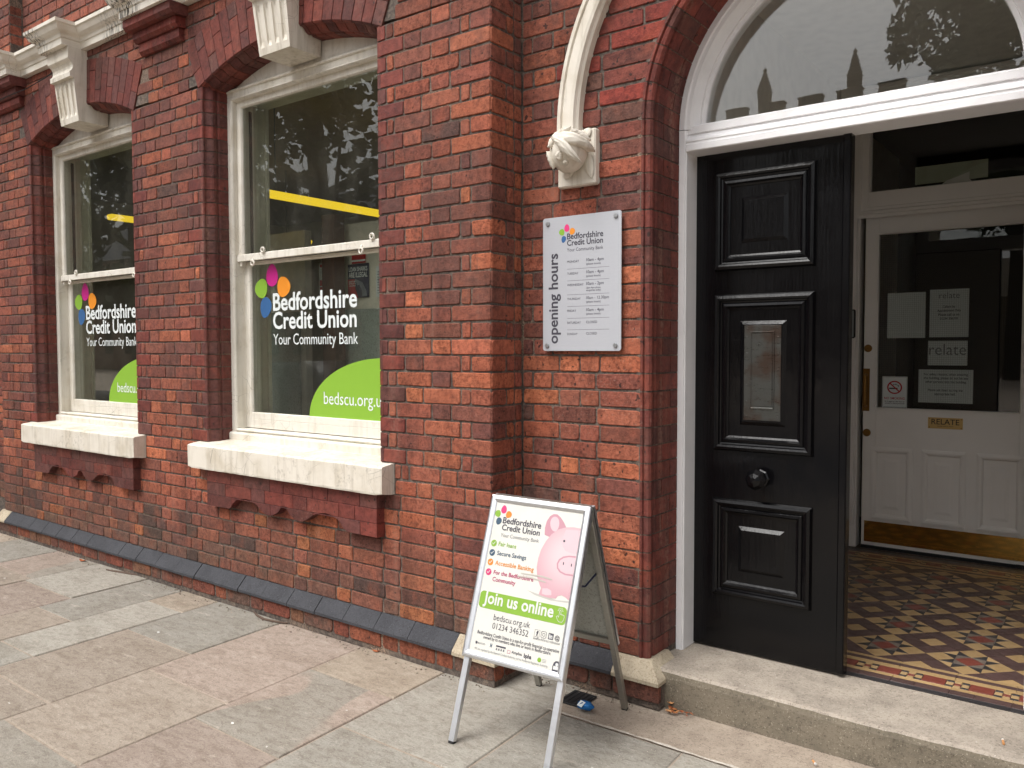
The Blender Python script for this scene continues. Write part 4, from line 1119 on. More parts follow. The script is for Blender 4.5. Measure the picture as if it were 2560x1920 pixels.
for z in (1.8765, 1.8245, 1.762, 1.710, 1.657, 1.606): poly(m, P, [(-2.017, z), (-1.80, z), (-1.80, z+.0009), (-2.017, z+.0009)], .0006)
m.build('hours_lettering', 'ink', SG)

# ------------------------------------------------------------------ A-board
AX, AY, PSI, AW, AL, AF, AR, PH = -1.862, -.207, .063, .46, .976, .344, .35, .012
nn = Vector((sin(PSI), -cos(PSI), 0)); ss = Vector((cos(PSI), sin(PSI), 0)); ZU = Vector((0, 0, 1))
AT = Vector((AX, AY, AL*cos(AF)))
dF = nn*sin(AF)-ZU*cos(AF); dR = -nn*sin(AR)-ZU*cos(AR)
sF = ss*cos(PH)-ZU*sin(PH)
AB = root('pavement_sign', (AX, AY, 0), 'silver A-frame pavement board with a piggy bank poster standing on the flagstones', 'sign board')
def frame_xf(O, s_, d, flip):
    n_ = s_.cross(-d).normalized()*(1 if not flip else -1)
    return (lambda a, b, c: O+s_*a+d*b+n_*c), n_
fx, fn_ = frame_xf(AT+nn*.015, sF, dF, False)
rx_, rn_ = frame_xf(AT-nn*.015, sF, dR, True)
def panel(xf, posterside):
    h, b = .647, .028
    m = MB()
    prof = [(0, -.012), (0, .0), (.003, .004), (.010, .0065), (.018, .0065), (.026, .003), (.029, .0008), (.030, -.003)]
    m.rings([[xf(-AW/2+d, d, p), xf(AW/2-d, d, p), xf(AW/2-d, h-d, p), xf(-AW/2+d, h-d, p)] for d, p in prof], cap0=False, cap1=False)
    m.build('snap_frame', 'alu', AB)
    m = MB(); m.add([xf(-AW/2+.004, .004, -.011), xf(AW/2-.004, .004, -.011), xf(AW/2-.004, h-.004, -.011), xf(-AW/2+.004, h-.004, -.011)], [(0, 1, 2, 3)])
    m.add([xf(-AW/2+.022, .022, -.0025), xf(AW/2-.022, .022, -.0025), xf(AW/2-.022, h-.022, -.0025), xf(-AW/2+.022, h-.022, -.0025)], [(3, 2, 1, 0)])
    m.build('backing_panel', make_aggregate('speckled_back_sheet', (190, 192, 186), (180, 182, 176), (120, 122, 118)) if 'speckled_back_sheet' not in bpy.data.materials else bpy.data.materials['speckled_back_sheet'], AB)
    # side rails running down as legs
    for s_ in (-1, 1):
        m = MB(); a0 = s_*(AW/2-.030); a1 = s_*(AW/2-.004); a0, a1 = min(a0, a1), max(a0, a1)
        Lg = AL-.012
        m.box(a0, a1, .02, Lg, -.034, -.0115, .002, xf=lambda a, b, c: xf(a, b, c)); m.build('leg', 'alu' if posterside else 'aludark', AB)
        f_ = MB(); f_.box(a0+.001, a1-.001, Lg-.002, AL-.004, -.033, -.0125, .001, xf=lambda a, b, c: xf(a, b, c)); f_.build('rubber_foot', 'rubber', AB)
    m = MB(); m.box(-AW/2+.03, AW/2-.03, h-.03, h-.004, -.026, -.0115, .002, xf=lambda a, b, c: xf(a, b, c)); m.build('cross_rail', 'aludark', AB)
panel(fx, True); panel(rx_, False)
m = MB(); m.box(-AW/2+.01, AW/2-.01, -.016, .016, -.006, .004, .003, xf=lambda a, b, c: AT+sF*a+nn*b+ZU*(c-.004)); m.build('hinge_bar', 'aludark', AB)
for s_ in (-1, 1):
    m = MB(); p0 = fx(s_*.195, .30, -.02); p1 = rx_(s_*.195, .30, -.02); mid = (p0+p1)/2-ZU*.03
    m.tube([p0, mid, p1], .004, 6); m.build('stay_strap', 'navy', AB)
# the printed poster
PO = Plane(fx(0, 0, 0), sF, -dF)
off = -.0018
m = MB(); m.add([PO.at(a, -b, off) for a, b in ((-.205, .028), (.203, .028), (.203, .621), (-.205, .621))], [(3, 2, 1, 0)]); m.build('poster_sheet', 'poster', AB)
def PQ(mat, name, *polys):
    m = MB()
    for pts, o in polys: poly(m, PO, [(a, -b) for a, b in pts], off+o)
    return m.build(name, mat, AB)
def PT(mat, *items):
    for st, x, d, w, bold, ysc, *al in items:
        m = MB(); text(m, PO, st, x, -d, w, off+.0011, bold, ysc, al[0] if al else 'L'); m.build('poster_lettering', mat, AB)
for a in ((-.161, .056, .026, .034, -1.57, 'p_pink'), (-.186, .0765, .027, .029, 0.9, 'p_lime'), (-.1345, .075, .027, .029, 2.2, 'p_orange'), (-.176, .106, .026, .030, 1.9, 'p_slate')):
    PQ(a[5], 'petal_print', (egg(*a[:5], .2), .0006))
PT('ink', ('Bedfordshire', -.156, .111, .182, .02, 1.0), ('Credit Union', -.155, .139, .180, .02, 1.0), ('bedscu.org.uk', -.115, .488, .168, -.004, 1.1), ('01234 346352', -.114, .5205, .165, -.004, 1.15),
   ('Bedfordshire Credit Union is a not-for-profit financial co-operative', -.177, .551, .371, .008, 1.35), ('owned by its members who live or work in Bedfordshire.', -.146, .5645, .308, .008, 1.35), ('bpha', .048, .596, .034, .03, 1.2), ('Amplius', -.007, .593, .047, .006, 1.1))
PT('inkgrey', ('Your Community Bank', -.154, .166, .181, -.004, 1.1), ('bedfordshirecreditunion', .076, .523, .116, -.004, 1.2), ('BEDFORD', -.167, .5885, .035, -.004, 1.2), ('We are regulated by the Financial Conduct Authority and the Prudential Regulation Authority.', -.177, .6105, .335, -.006, 1.3))
PT('p_lime', ('Fair loans', -.156, .203, .085, .014, 1.05)); PT('p_slate', ('Secure Savings', -.155, .240, .138, .014, 1.05)); PT('p_orange', ('Accessible Banking', -.156, .279, .182, .014, 1.05))
PT('p_crimson', ('For the Bedfordshire', -.154, .316, .186, .014, 1.05), ('Community', -.154, .343, .109, .014, 1.05))
for c_, mt in zip((.196, .234, .272, .311), ('p_lime', 'p_slate', 'p_orange', 'p_pink')):
    PQ(mt, 'tick_badge', (ell(-.179, c_, .0135, .0135, 24), .0006))
    m = MB(); strip(m, PO, [(-.185, -c_), (-.181, -c_-.0045), (-.173, -c_+.006)], .0026, off+.0012); m.build('tick_mark', 'p_vwhite', AB)
PQ('p_lime', 'join_banner', (rrect(-.197, .199, .386, .4515, .016), .0006))
m = MB(); text(m, PO, 'Join us online', -.178, -.431, .322, off+.0012, .022, 1.12)
m.build('banner_lettering', 'p_vwhite', AB); m = MB()
hp = [(.165, .436), (.158, .424), (.163, .421), (.168, .426), (.169, .402), (.172, .399), (.175, .402), (.175, .415), (.178, .412), (.181, .416), (.184, .413), (.187, .417), (.190, .415), (.192, .42), (.190, .432), (.185, .441), (.172, .442), (.165, .436)]
strip(m, PO, [(a, -b) for a, b in hp], .0016, off+.0012)
for q in range(7):
    a_ = pi*(.0+q/6*1.0); strip(m, PO, [(.172+.007*cos(a_), -.402+.007*sin(a_)), (.172+.012*cos(a_), -.402+.012*sin(a_))], .0014, off+.0012)
m.build('hand_icon', 'p_vwhite', AB)
# piggy bank picture: printed tones run from pale in the middle to deeper pink at the rim
t_ = NT('pig_print'); gp = t_.n('NewGeometry').outputs['Position']; pc = PO.at(.165, -.20, 0)
ds_ = t_.n('VectorMath', _operation='DISTANCE', i0=gp, i1=tuple(pc)).outputs['Value']
t_.set(Base__Color=t_.mix(t_.ramp(ds_, .03, .165), S(246, 222, 226, .66), S(232, 182, 192, .66)), Roughness=.4); pigmat = t_.m
ear = [(.047, .132), (.043, .105), (.046, .078), (.057, .057), (.072, .047), (.088, .046), (.105, .056), (.122, .072), (.136, .09), (.12, .115), (.08, .14)]
body = [(.203, .088), (.17, .086), (.136, .091), (.105, .103), (.078, .125), (.058, .155), (.043, .19), (.037, .225), (.037, .26), (.046, .295), (.060, .318), (.072, .334), (.068, .350), (.067, .359), (.085, .362), (.115, .364), (.143, .361), (.150, .350), (.165, .345), (.182, .350), (.195, .357), (.203, .358)]
PQ('p_pigd', 'pig_ear', (ear, .0005)); PQ('p_pigl', 'pig_ear_inner', (egg(.084, .085, .040, .058, 1.35, .1), .0007))
PQ(pigmat, 'pig_body', (body, .0008))
PQ('p_pigl', 'pig_brow', (ell(.176, .132, .034, .036, 24)[0:0] or [(.137, .10), (.203, .095), (.203, .185), (.175, .185), (.15, .18), (.135, .165), (.128, .14)], .0010))
PQ('p_pigd', 'pig_snout_shade', ([(.203, .193), (.17, .195), (.145, .202), (.128, .215), (.122, .232), (.126, .25), (.14, .263), (.165, .27), (.203, .268)], .0010))
PQ('p_pigl', 'pig_snout', ([(.203, .199), (.17, .201), (.148, .208), (.134, .219), (.129, .233), (.132, .247), (.145, .258), (.168, .264), (.203, .262)], .0012))
PQ('p_pigl', 'pig_foot', ([(.078, .334), (.10, .33), (.118, .336), (.122, .352), (.10, .356), (.08, .354)], .0010))
PQ('ink', 'pig_eye', (ell(.138, .144, .0048, .0048, 16), .0013))
PQ('ink', 'pig_nostril', (ell(.151, .228, .0024, .0062, 14), .0014)); PQ('ink', 'pig_nostril', (ell(.186, .229, .0024, .0062, 14), .0014))
PQ('p_shade', 'pig_shadow', ([(.01, .351), (.067, .358), (.15, .366), (.203, .360), (.203, .368), (.12, .372), (.05, .364)], .0003))
# social and partner marks, lock badge
m = MB(); strip(m, PO, [(a, -b) for a, b in ((.0775, .487), (.1, .487), (.1, .512), (.0775, .512), (.0775, .487))], .0008, off+.0008); text(m, PO, 'f', .0855, -.508, .0085, off+.0012, .05, 1.1)
strip(m, PO, [(a, -b) for a, b in rrect(.107, .129, .488, .511, .005)+[(.129-.0, .506)]], .0014, off+.0008); strip(m, PO, [(a, -b) for a, b in ell(.118, .4995, .0055, .0055, 16)+[(.1235, .4995)]], .0014, off+.0008)
poly(m, PO, [(a, -b) for a, b in rrect(.138, .160, .488, .511, .0015)], off+.0006); text(m, PO, '@', .1665, -.507, .021, off+.0012, .01, 1.0)
m.build('social_icons', 'ink', AB)
m = MB(); text(m, PO, 'in', .1415, -.507, .0150, off+.0012, .04, 1.05); m.build('social_icon_lettering', 'p_vwhite', AB)
PQ('ink', 'shield_mark', ([(-.178, .580), (-.169, .580), (-.169, .587), (-.1735, .592), (-.178, .587)], .0008)); PQ('p_slate', 'partner_mark', ([(-.108, .576), (-.105, .576), (-.105, .581), (-.102, .581), (-.102, .576), (-.099, .576), (-.099, .590), (-.102, .590), (-.102, .584), (-.105, .584), (-.105, .590), (-.108, .590)], .0008))
PQ('ink', 'partner_bar', ([(-.081, .577), (-.036, .577), (-.036, .583), (-.081, .583)], .0008)); PQ('inkgrey', 'partner_marks', *[([(-.079+q*.011, .587), (-.074+q*.011, .587), (-.073+q*.011, .595), (-.080+q*.011, .595)], .0008) for q in range(4)])
m = MB(); strip(m, PO, [(-.026, -.585), (-.014, -.585), (-.014, -.596), (-.026, -.596), (-.026, -.585)], .002, off+.0008); m.build('square_mark', 'p_pigd', AB)
PQ('p_lime', 'round_mark', (ell(.117, .591, .0085, .0085, 20), .0008)); PQ('p_inkpale', 'partner_text', *[([(.129, z), (.147, z), (.147, z+.0016), (.129, z+.0016)], .0008) for z in (.585, .590, .595)])
PQ('ink', 'lock_badge', ([(.176, .622), (.176, .600), (.179, .588), (.186, .581), (.195, .580), (.203, .583), (.203, .622)], .0008))
m = MB(); poly(m, PO, [(a, -b) for a, b in ell(.193, .592, .006, .006, 16)], off+.0012); poly(m, PO, [(a, -b) for a, b in ((.180, .598), (.203, .598), (.203, .611), (.180, .611))], off+.0012); m.build('lock_badge_face', 'p_vwhite', AB)
PT('ink', ('fscs', .182, .608, .022, .01, 1.1))
PQ('p_scar', 'tape_scar', ([(-.03, .2915), (.07, .287), (.115, .293), (.113, .297), (.06, .2935), (-.028, .2945)], .0017)); PQ('p_scar', 'tape_scar', ([(-.045, .304), (.02, .300), (.088, .3065), (.088, .3115), (.02, .306), (-.04, .308)], .0017))

# ------------------------------------------------------------------ notices, plates and fittings on the inner door
def sheet(name, label, x0, x1, z0, z1, y=None, mat='paper', cat='notice'):
    y = YI+.0245 if y is None else y
    r = root(name, ((x0+x1)/2, y, z0), label, cat)
    m = MB(); rr = []
    for i in range(7):
        x = x0+(x1-x0)*i/6; d = .0012*sin(i*1.3); rr.append([(x, y+d, z0), (x, y+d, z1), (x, y+d+.0006, z1), (x, y+d+.0006, z0)])
    m.rings(rr); m.build('sheet', mat, r); return r, fac(y-.0014)
r, _ = sheet('paper_notice', 'blank sheet of paper behind the inner door glass, left of the other notices', -1.310, -1.077, 1.590, 1.893)
m = MB(); m.box(-1.312, -1.080, YI+.0215, YI+.0225, 1.628, 1.632); m.build('tape_line', 'vwhite', r)
r, P = sheet('paper_notice', 'tall white notice asking callers to make an appointment, behind the inner door glass', -1.052, -.825, 1.594, 1.905)
m = MB(); text(m, P, 'relate', -.997, 1.845, .119, .0004, -.004, 1.1); m.build('heading', 'inkgrey', r)
m = MB()
for s_, a, w, z in (('Callers by', -.976, .073, 1.785), ('Appointment Only', -1.007, .137, 1.760), ('Please call us on', -1.0, .122, 1.733), ('01234 356350', -.991, .104, 1.708)): text(m, P, s_, a, z, w, .0004, .02, 1.15)
m.build('lettering', 'inkblack', r)
r, P = sheet('paper_notice', 'small white card reading relate in large grey letters on the inner door glass', -1.058, -.828, 1.410, 1.570)
m = MB(); text(m, P, 'relate', -1.050, 1.478, .214, .0004, -.006, 1.1); m.build('lettering', 'inkgrey', r)
r, P = sheet('paper_notice', 'wide white safety notice low on the inner door glass', -1.111, -.792, 1.164, 1.382)
m = MB()
for s_, a, b, z in (('For safety reasons, when entering', -1.078, -.822, 1.344), ('this building, please do not let any', -1.08, -.82, 1.320), ('other persons into the building.', -1.07, -.83, 1.295), ('Please ask them to ring the', -1.053, -.85, 1.241), ('appropriate bell.', -1.014, -.891, 1.216)): text(m, P, s_, a, z, b-a, .0004, .014, 1.1)
m.build('lettering', 'inkblack', r)
r, P = sheet('no_smoking_sign', 'small no smoking sign in the lower left corner of the inner door glass', -1.332, -1.176, 1.123, 1.332, YI+.0095, cat='sign')
m = MB()
for i in range(24):
    a0, a1 = 2*pi*i/24, 2*pi*(i+1)/24
    m.add([P.at(-1.254+rr_*cos(a), 1.259+rr_*.95*sin(a), .0004) for rr_, a in ((.047, a0), (.047, a1), (.038, a1), (.038, a0))], [(3, 2, 1, 0)])
strip(m, P, [(-1.285, 1.288), (-1.223, 1.230)], .008, .0008); text(m, P, 'NO SMOKING', -1.318, 1.178, .128, .0004, .01, 1.1); m.build('red_print', 'red', r)
m = MB(); poly(m, P, [(-1.288, 1.248), (-1.235, 1.248), (-1.235, 1.256), (-1.288, 1.256)], .0004)
strip(m, P, [(-1.232, 1.262), (-1.228, 1.272), (-1.24, 1.275), (-1.246, 1.282), (-1.25, 1.276), (-1.262, 1.279), (-1.266, 1.271)], .003, .0004)
text(m, P, 'It is against the law to', -1.313, 1.160, .122, .0004, .01); text(m, P, 'smoke in these premises', -1.313, 1.148, .122, .0004, .01); m.build('black_print', 'inkblack', r)
m = MB(); strip(m, P, [(a, b) for a, b in rrect(-1.328, -1.180, 1.127, 1.328, .006)+[(-1.180, 1.322)]], .0014, .0004); m.build('border_line', 'inkblack', r)
r = root('brass_name_plate', (-.942, YI-.011, .998), 'brass name plate with engraved black capitals screwed below the inner door glass', 'plate')
m = MB(); m.box(-1.043, -.840, YI-.014, YI-.0105, .998, 1.070, .001); m.build('brass_face', 'brassplate', r)
P = fac(YI-.014); m = MB(); text(m, P, 'RELATE', -1.022, 1.026, .162, .0004, .006, 1.02); text(m, P, 'PLEASE RING & WAIT', -.988, 1.011, .094, .0004, 0, 1.0); m.build('engraving', 'inkblack', r)
for xx in (-1.034, -.849):
    for zz in (1.006, 1.062): m = MB(); m.lathe([(.0035, 0), (.003, .001), (.001, .0014)], (xx, YI-.014, zz), (0, -1, 0), 8); m.build('screw', 'brassdull', r)
r = root('door_intercom', (-1.545, YI-.03, 1.59), 'grey intercom panel with speaker slots on the frame left of the inner door', 'intercom')
m = MB(); m.box(-1.590, -1.498, YI-.058, YI-.031, 1.592, 1.788, .008); m.build('housing', 'rubber', r)
m = MB(); m.box(-1.583, -1.506, YI-.061, YI-.057, 1.600, 1.780, .004); m.build('face', 'plasticgrey', r)
m = MB()
for i in range(5): m.box(-1.572, -1.518, YI-.0615, YI-.0608, 1.758-i*.009, 1.761-i*.009)
m.box(-1.560, -1.530, YI-.0618, YI-.0608, 1.628, 1.652, .0004); m.build('slots_and_button', 'inkblack', r)
m = MB(); m.box(-1.556, -1.534, YI-.063, YI-.0612, 1.633, 1.647, .001); m.build('call_button', 'plasticgrey', r)
r = root('card_strip', (-.94, YI+.02, 2.589), 'pale green card strip standing inside the overlight above the inner door', 'card')
m = MB(); m.box(-1.154, -.735, YI+.018, YI+.021, 2.598, 2.712); m.build('card', flat('pale_green_card', (176, 182, 160)), r)
r = root('torn_paper_scrap', (-.9, YI+.015, 2.578), 'torn white scrap of paper leaning on the overlight sill before the card strip', 'paper scrap')
m = MB(); m.prism([(-1.0, 2.578), (-.965, 2.604), (-.90, 2.622), (-.835, 2.645), (-.838, 2.60), (-.82, 2.578)], YI+.012, YI+.014); m.build('scrap', 'offwhite', r)

# ------------------------------------------------------------------ posters and battens inside the office
def rp(x, z, y0=.4, y1=1.03):                                    # same sight line, further back
    k = (y1-CAM.y)/(y0-CAM.y); return x*k, CAM.z+(z-CAM.z)*k
def poster(label, x0, x1, z0, z1, mat):
    a, c = rp(x0, z0); b, d = rp(x1, z1); return sheet('wall_poster', label, a, b, c, d, 1.05, mat, 'poster')+((a, b, c, d),)
r, P, (a, b, c, d) = poster('dark poster warning about loan sharks, seen through the right-hand window', -3.691, -3.513, 1.822, 2.019, 'navy')
m = MB(); text(m, P, 'LOAN SHARKS', a+.012, d-.05, b-a-.024, .0006, .02, 1.5); text(m, P, 'ARE ILLEGAL', a+.012, d-.092, b-a-.024, .0006, .02, 1.5)
for i, s_ in enumerate(("DON'T GET", 'BITTEN BY A', 'LOAN SHARK')): text(m, P, s_, a+.014, d-.126-.014*i, .07, .0012, .02, 1.1)
m.build('lettering', 'vwhite', r)
m = MB(); poly(m, P, [(a, c), (a+.11, c), (a+.08, c+.06), (a+.07, c+.13), (a, c+.13)], .0006); m.build('red_print', 'red', r)
m = MB(); poly(m, P, [(a+.07, d-.10), (a+.15, d-.13), (a+.19, d-.19), (a+.195, c+.01), (a+.15, c+.01), (a+.145, c+.05), (a+.12, c+.09), (a+.10, d-.15)], .0009); m.build('shark_print', 'shark', r)
r, P, (a, b, c, d) = poster('pale notice with red boxes on the wall left of the dark poster in the window', -3.947, -3.77, 1.857, 2.044, 'paper')
m = MB()
poly(m, P, [(a+.01, d-.03), (a+.13, d-.03), (a+.13, d-.01), (a+.01, d-.01)], .0006)
for i in (0, 1):
    for j in (0, 1):
        if (i, j) != (1, 0): poly(m, P, [(a+.008+i*.105, c+.008+j*.05), (a+.105+i*.105, c+.008+j*.05), (a+.105+i*.105, c+.05+j*.05), (a+.008+i*.105, c+.05+j*.05)], .0006)
m.build('red_print', 'red', r); m = MB(); poly(m, P, [(a+.113, c+.008), (a+.21, c+.008), (a+.21, c+.05), (a+.113, c+.05)], .0006); m.build('ochre_print', 'orange', r)
m = MB()
for i in range(8): poly(m, P, [(a+.012, d-.05-i*.0095), (b-.02, d-.05-i*.0095), (b-.02, d-.047-i*.0095), (a+.012, d-.047-i*.0095)], .0006)
m.build('print_lines', 'inkgrey', r)
r, P, (a, b, c, d) = poster('small red card on the wall just above the dark poster in the window', -3.656, -3.54, 2.022, 2.08, 'red')
m = MB(); poly(m, P, [(a, c+.012), (b, c+.012), (b, c+.024), (a, c+.024)], .0006); m.build('white_band', 'vwhite', r)
r, P, (a, b, c, d) = poster('white notice on the wall at the right edge of the right-hand window', -3.454, -3.30, 1.82, 1.995, 'paper')
m = MB()
for i in range(9): poly(m, P, [(a+.015, d-.04-i*.018), (b-.015, d-.04-i*.018), (b-.015, d-.035-i*.018), (a+.015, d-.035-i*.018)], .0006)
m.build('print_lines', 'inkgrey', r)
for x, y0, y1, z, lb in ((-5.0, .60, 3.0, 2.655, 'lit yellow strip light seen through the right-hand window'), (-7.2, .80, 3.0, 2.70, 'lit yellow strip light seen through the left-hand window')):
    r = root('strip_light', (x, (y0+y1)/2, z), lb, 'light', 'yellow strip lights in the office')
    m = MB(); pr = [(-.055, 0), (-.04, .014), (.04, .014), (.055, 0), (.034, -.032), (-.034, -.032)]
    m.rings([[(x+a, y, z+b) for a, b in pr] for y in (y0, y1)]); m.build('batten', 'yellow', r)
    m = MB()
    for y in (y0+.3, y1-.3): m.tube([(x, y, z+.02), (x, y, 3.42)], .004, 6)
    m.build('suspension_rods', 'dark', r)

# ------------------------------------------------------------------ small things on the pavement
r = root('drain_cover', (-1.88, .09, 0), 'small black square drain cover set in the paving behind the pavement board', 'drain cover')
m = MB(); m.box(-1.938, -1.822, .022, .158, -.004, .004, .002); m.build('plate', 'rubber', r)
m = MB()
for i in range(5): m.box(-1.925+i*.022, -1.918+i*.022, .035, .145, .0035, .0065, .001)
m.build('ribs', 'rubber', r)
r = root('crumpled_wrapper', (-1.795, .01, .0), 'crumpled bright blue foil wrapper lying beside the drain cover', 'litter')
m = MB(); Q = random.Random(9); rr = []
for i in range(7):
    a = pi*i/6; rr.append([(-1.795+(.038*sin(a)+.002)*cos(t)*Q.uniform(.6, 1.25), .012+(.026*sin(a)+.002)*sin(t)*Q.uniform(.6, 1.25), .021-.019*cos(a)*Q.uniform(.75, 1.15)) for t in [2*pi*k/11 for k in range(11)]])
m.rings(rr); m.build('foil', 'wrapper', r); m = MB(); m.add([(-1.82, -.012, .024), (-1.795, -.016, .022), (-1.785, 0.0, .040), (-1.81, .004, .043)], [(0, 1, 2, 3)]); m.build('printed_band', 'vwhite', r)
sm = MB(); L_, R2 = [], []
for i in range(60):
    x_ = -1.93+i*.03; w_ = .006+.010*abs(sin(i*1.7)*sin(i*.37+1))+R_.uniform(0, .004); yc_ = -.070+R_.uniform(-.002, .002); L_.append((x_, yc_-w_/2, .0034)); R2.append((x_, yc_+w_/2, .0034))
sm.add(L_+R2, [(i, i+1, 60+i+1, 60+i) for i in range(59)]); sm.build('joint_mortar', make_aggregate('pale_joint_mortar', (206, 198, 186), (184, 174, 160), (220, 214, 204)), pave)
def twig(label, pts, rad, mat='twig', name='curved_twig', cat='twig'):
    m = MB(); n = len(pts); m.tube(pts, [rad*(.35+.65*sin(pi*(i+.5)/n)) for i in range(n)], 7)
    o = m.build(name, mat, loc=pts[0]); return tag(o, label, cat)
twig('dark curved twig on the paving below the left-hand window', [(-5.60, -.095, .006), (-5.54, -.088, .005), (-5.47, -.072, .005), (-5.40, -.058, .005), (-5.33, -.045, .005), (-5.25, -.03, .006)], .009)
twig('dark curved strip on the paving below the right-hand window', [(-4.0, -.045, .007), (-3.94, -.068, .005), (-3.86, -.085, .004), (-3.78, -.075, .005), (-3.69, -.05, .005)], .008)
def leafbit(label, x, y, z, L, w, rot, mat, name='dead_leaf', cat='leaf', curl=.006):
    m = MB(); v = []; n = 8
    for i in range(n+1):
        t = i/n-.5; ww = w*cos(pi*t)**.8*.5+.0004
        for s_ in (-1, 0, 1):
            a, b = t*L, s_*ww; v.append((x+a*cos(rot)-b*sin(rot), y+a*sin(rot)+b*cos(rot), z+.002+curl*(2*t)**2+(.003 if s_ else 0)))
    m.add(v, [(i*3+k, i*3+k+1, i*3+k+4, i*3+k+3) for i in range(n) for k in (0, 1)]); return tag(m.build(name, mat, loc=(x, y, z)), label, cat)
leafbit('small orange dead leaf on the flagstones under the right end of the window sill', -2.99, -.05, 0, .045, .018, .3, 'leafbrown')
leafbit('brown dead leaf in the corner at the left end of the doorstep', -1.50, .236, .0, .05, .025, -.3, 'leafbrown')
leafbit('crisp tan leaf standing in the corner left of the doorstep', -1.512, .242, .02, .04, .02, 1.2, 'tan', curl=.012)
leafbit('cluster of dead leaf scraps at the wall foot below the left-hand window', -5.98, -.075, 0, .07, .03, .2, 'leafbrown', curl=.012)
lt = MB()
for q_ in range(26):
    x_, y_, L_, w_, ro_ = -1.515+R_.random()**1.6*.10, .238-R_.random()*.045, R_.uniform(.010, .035), R_.uniform(.005, .014), R_.uniform(0, 6); z_ = .002+R_.random()*.012*(1 if x_ < -1.48 else .4)
    lt.add([(x_+cos(ro_)*L_/2, y_+sin(ro_)*L_/2, z_), (x_-sin(ro_)*w_/2, y_+cos(ro_)*w_/2, z_+.004), (x_-cos(ro_)*L_/2, y_-sin(ro_)*L_/2, z_+.002), (x_+sin(ro_)*w_/2, y_-cos(ro_)*w_/2, z_+.003)], [(0, 1, 2, 3)], q_ % 2)
lt.build('leaf_litter', ['leafbrown', 'tan'], loc=(-1.49, .22, 0), kind='stuff'); tag(bpy.data.objects['leaf_litter'], 'small heap of dry leaf scraps in the corner at the left end of the doorstep', 'litter')
gt = MB()
for q_ in range(420):
    x_ = R_.uniform(-7.2, -1.6); y_ = (-.052 if x_ < -2.23 else .182)-abs(R_.gauss(0, .03))-.004; s_ = R_.uniform(.0015, .005)
    gt.add([(x_-s_, y_-s_, .001), (x_+s_, y_-s_*.6, .001), (x_+s_*.5, y_+s_, .001), (x_, y_, .002+s_)], [(0, 1, 3), (1, 2, 3), (2, 0, 3)], q_ % 3)
gt.build('wall_foot_grit', ['bed', 'twig', 'stepface'], loc=(-4, -.06, 0), kind='stuff'); tag(bpy.data.objects['wall_foot_grit'], 'grit and crumbs gathered along the foot of the brick wall', 'grit')
cb_ = MB(); cb_.tube([(-7.6, -.10, 3.44), (-7.2, -.115, 3.455), (-6.95, -.10, 3.475), (-6.75, -.05, 3.505), (-6.5, -.02, 3.545), (-6.33, -.015, 3.575)], .0035, 6); tag(cb_.build('wire_cable', 'rubber', loc=(-7.0, 0, 3.45)), 'thin dark cable slung across the wall above the left-hand window arch', 'cable')
def butt(label, x, y, z, rot, L=.028):
    rt = root('cigarette_end', (x, y, z), label, 'cigarette end'); d = Vector((cos(rot), sin(rot), 0)); p = Vector((x, y, z+.0045))
    m = MB(); m.tube([p-d*L/2, p+d*L*.2], .0042, 8); m.build('filter', 'tan', rt); m = MB(); m.tube([p+d*L*.2, p+d*L/2], .004, 8); m.build('paper', 'offwhite', rt)
butt('cigarette end on the paving just in front of the doorstep', -.885, .135, 0, -.9)
butt('cigarette end lying on the doorstep at the right edge', -.315, .36, .157, 1.75, .035)
for x, y, lb in ((-4.14, -.55, 'pale chewing gum spot on the paving left of centre'), (-2.88, -.95, 'white gum spot at the bottom of the picture near the pink flagstone'), (-5.95, -.60, 'white scrap on the paving at the left edge of the picture')):
    m = MB(); Q = random.Random(int(x*100)); m.rings([[(x+.008*s_*cos(t)*q, y+.006*s_*sin(t)*q, zz) for t, q in zip([2*pi*k/10 for k in range(10)], [Q.uniform(.7, 1.3) for _ in range(10)])] for s_, zz in ((1, .0), (.9, .0025))]); tag(m.build('gum_spot', 'offwhite', loc=(x, y, 0)), lb, 'gum')

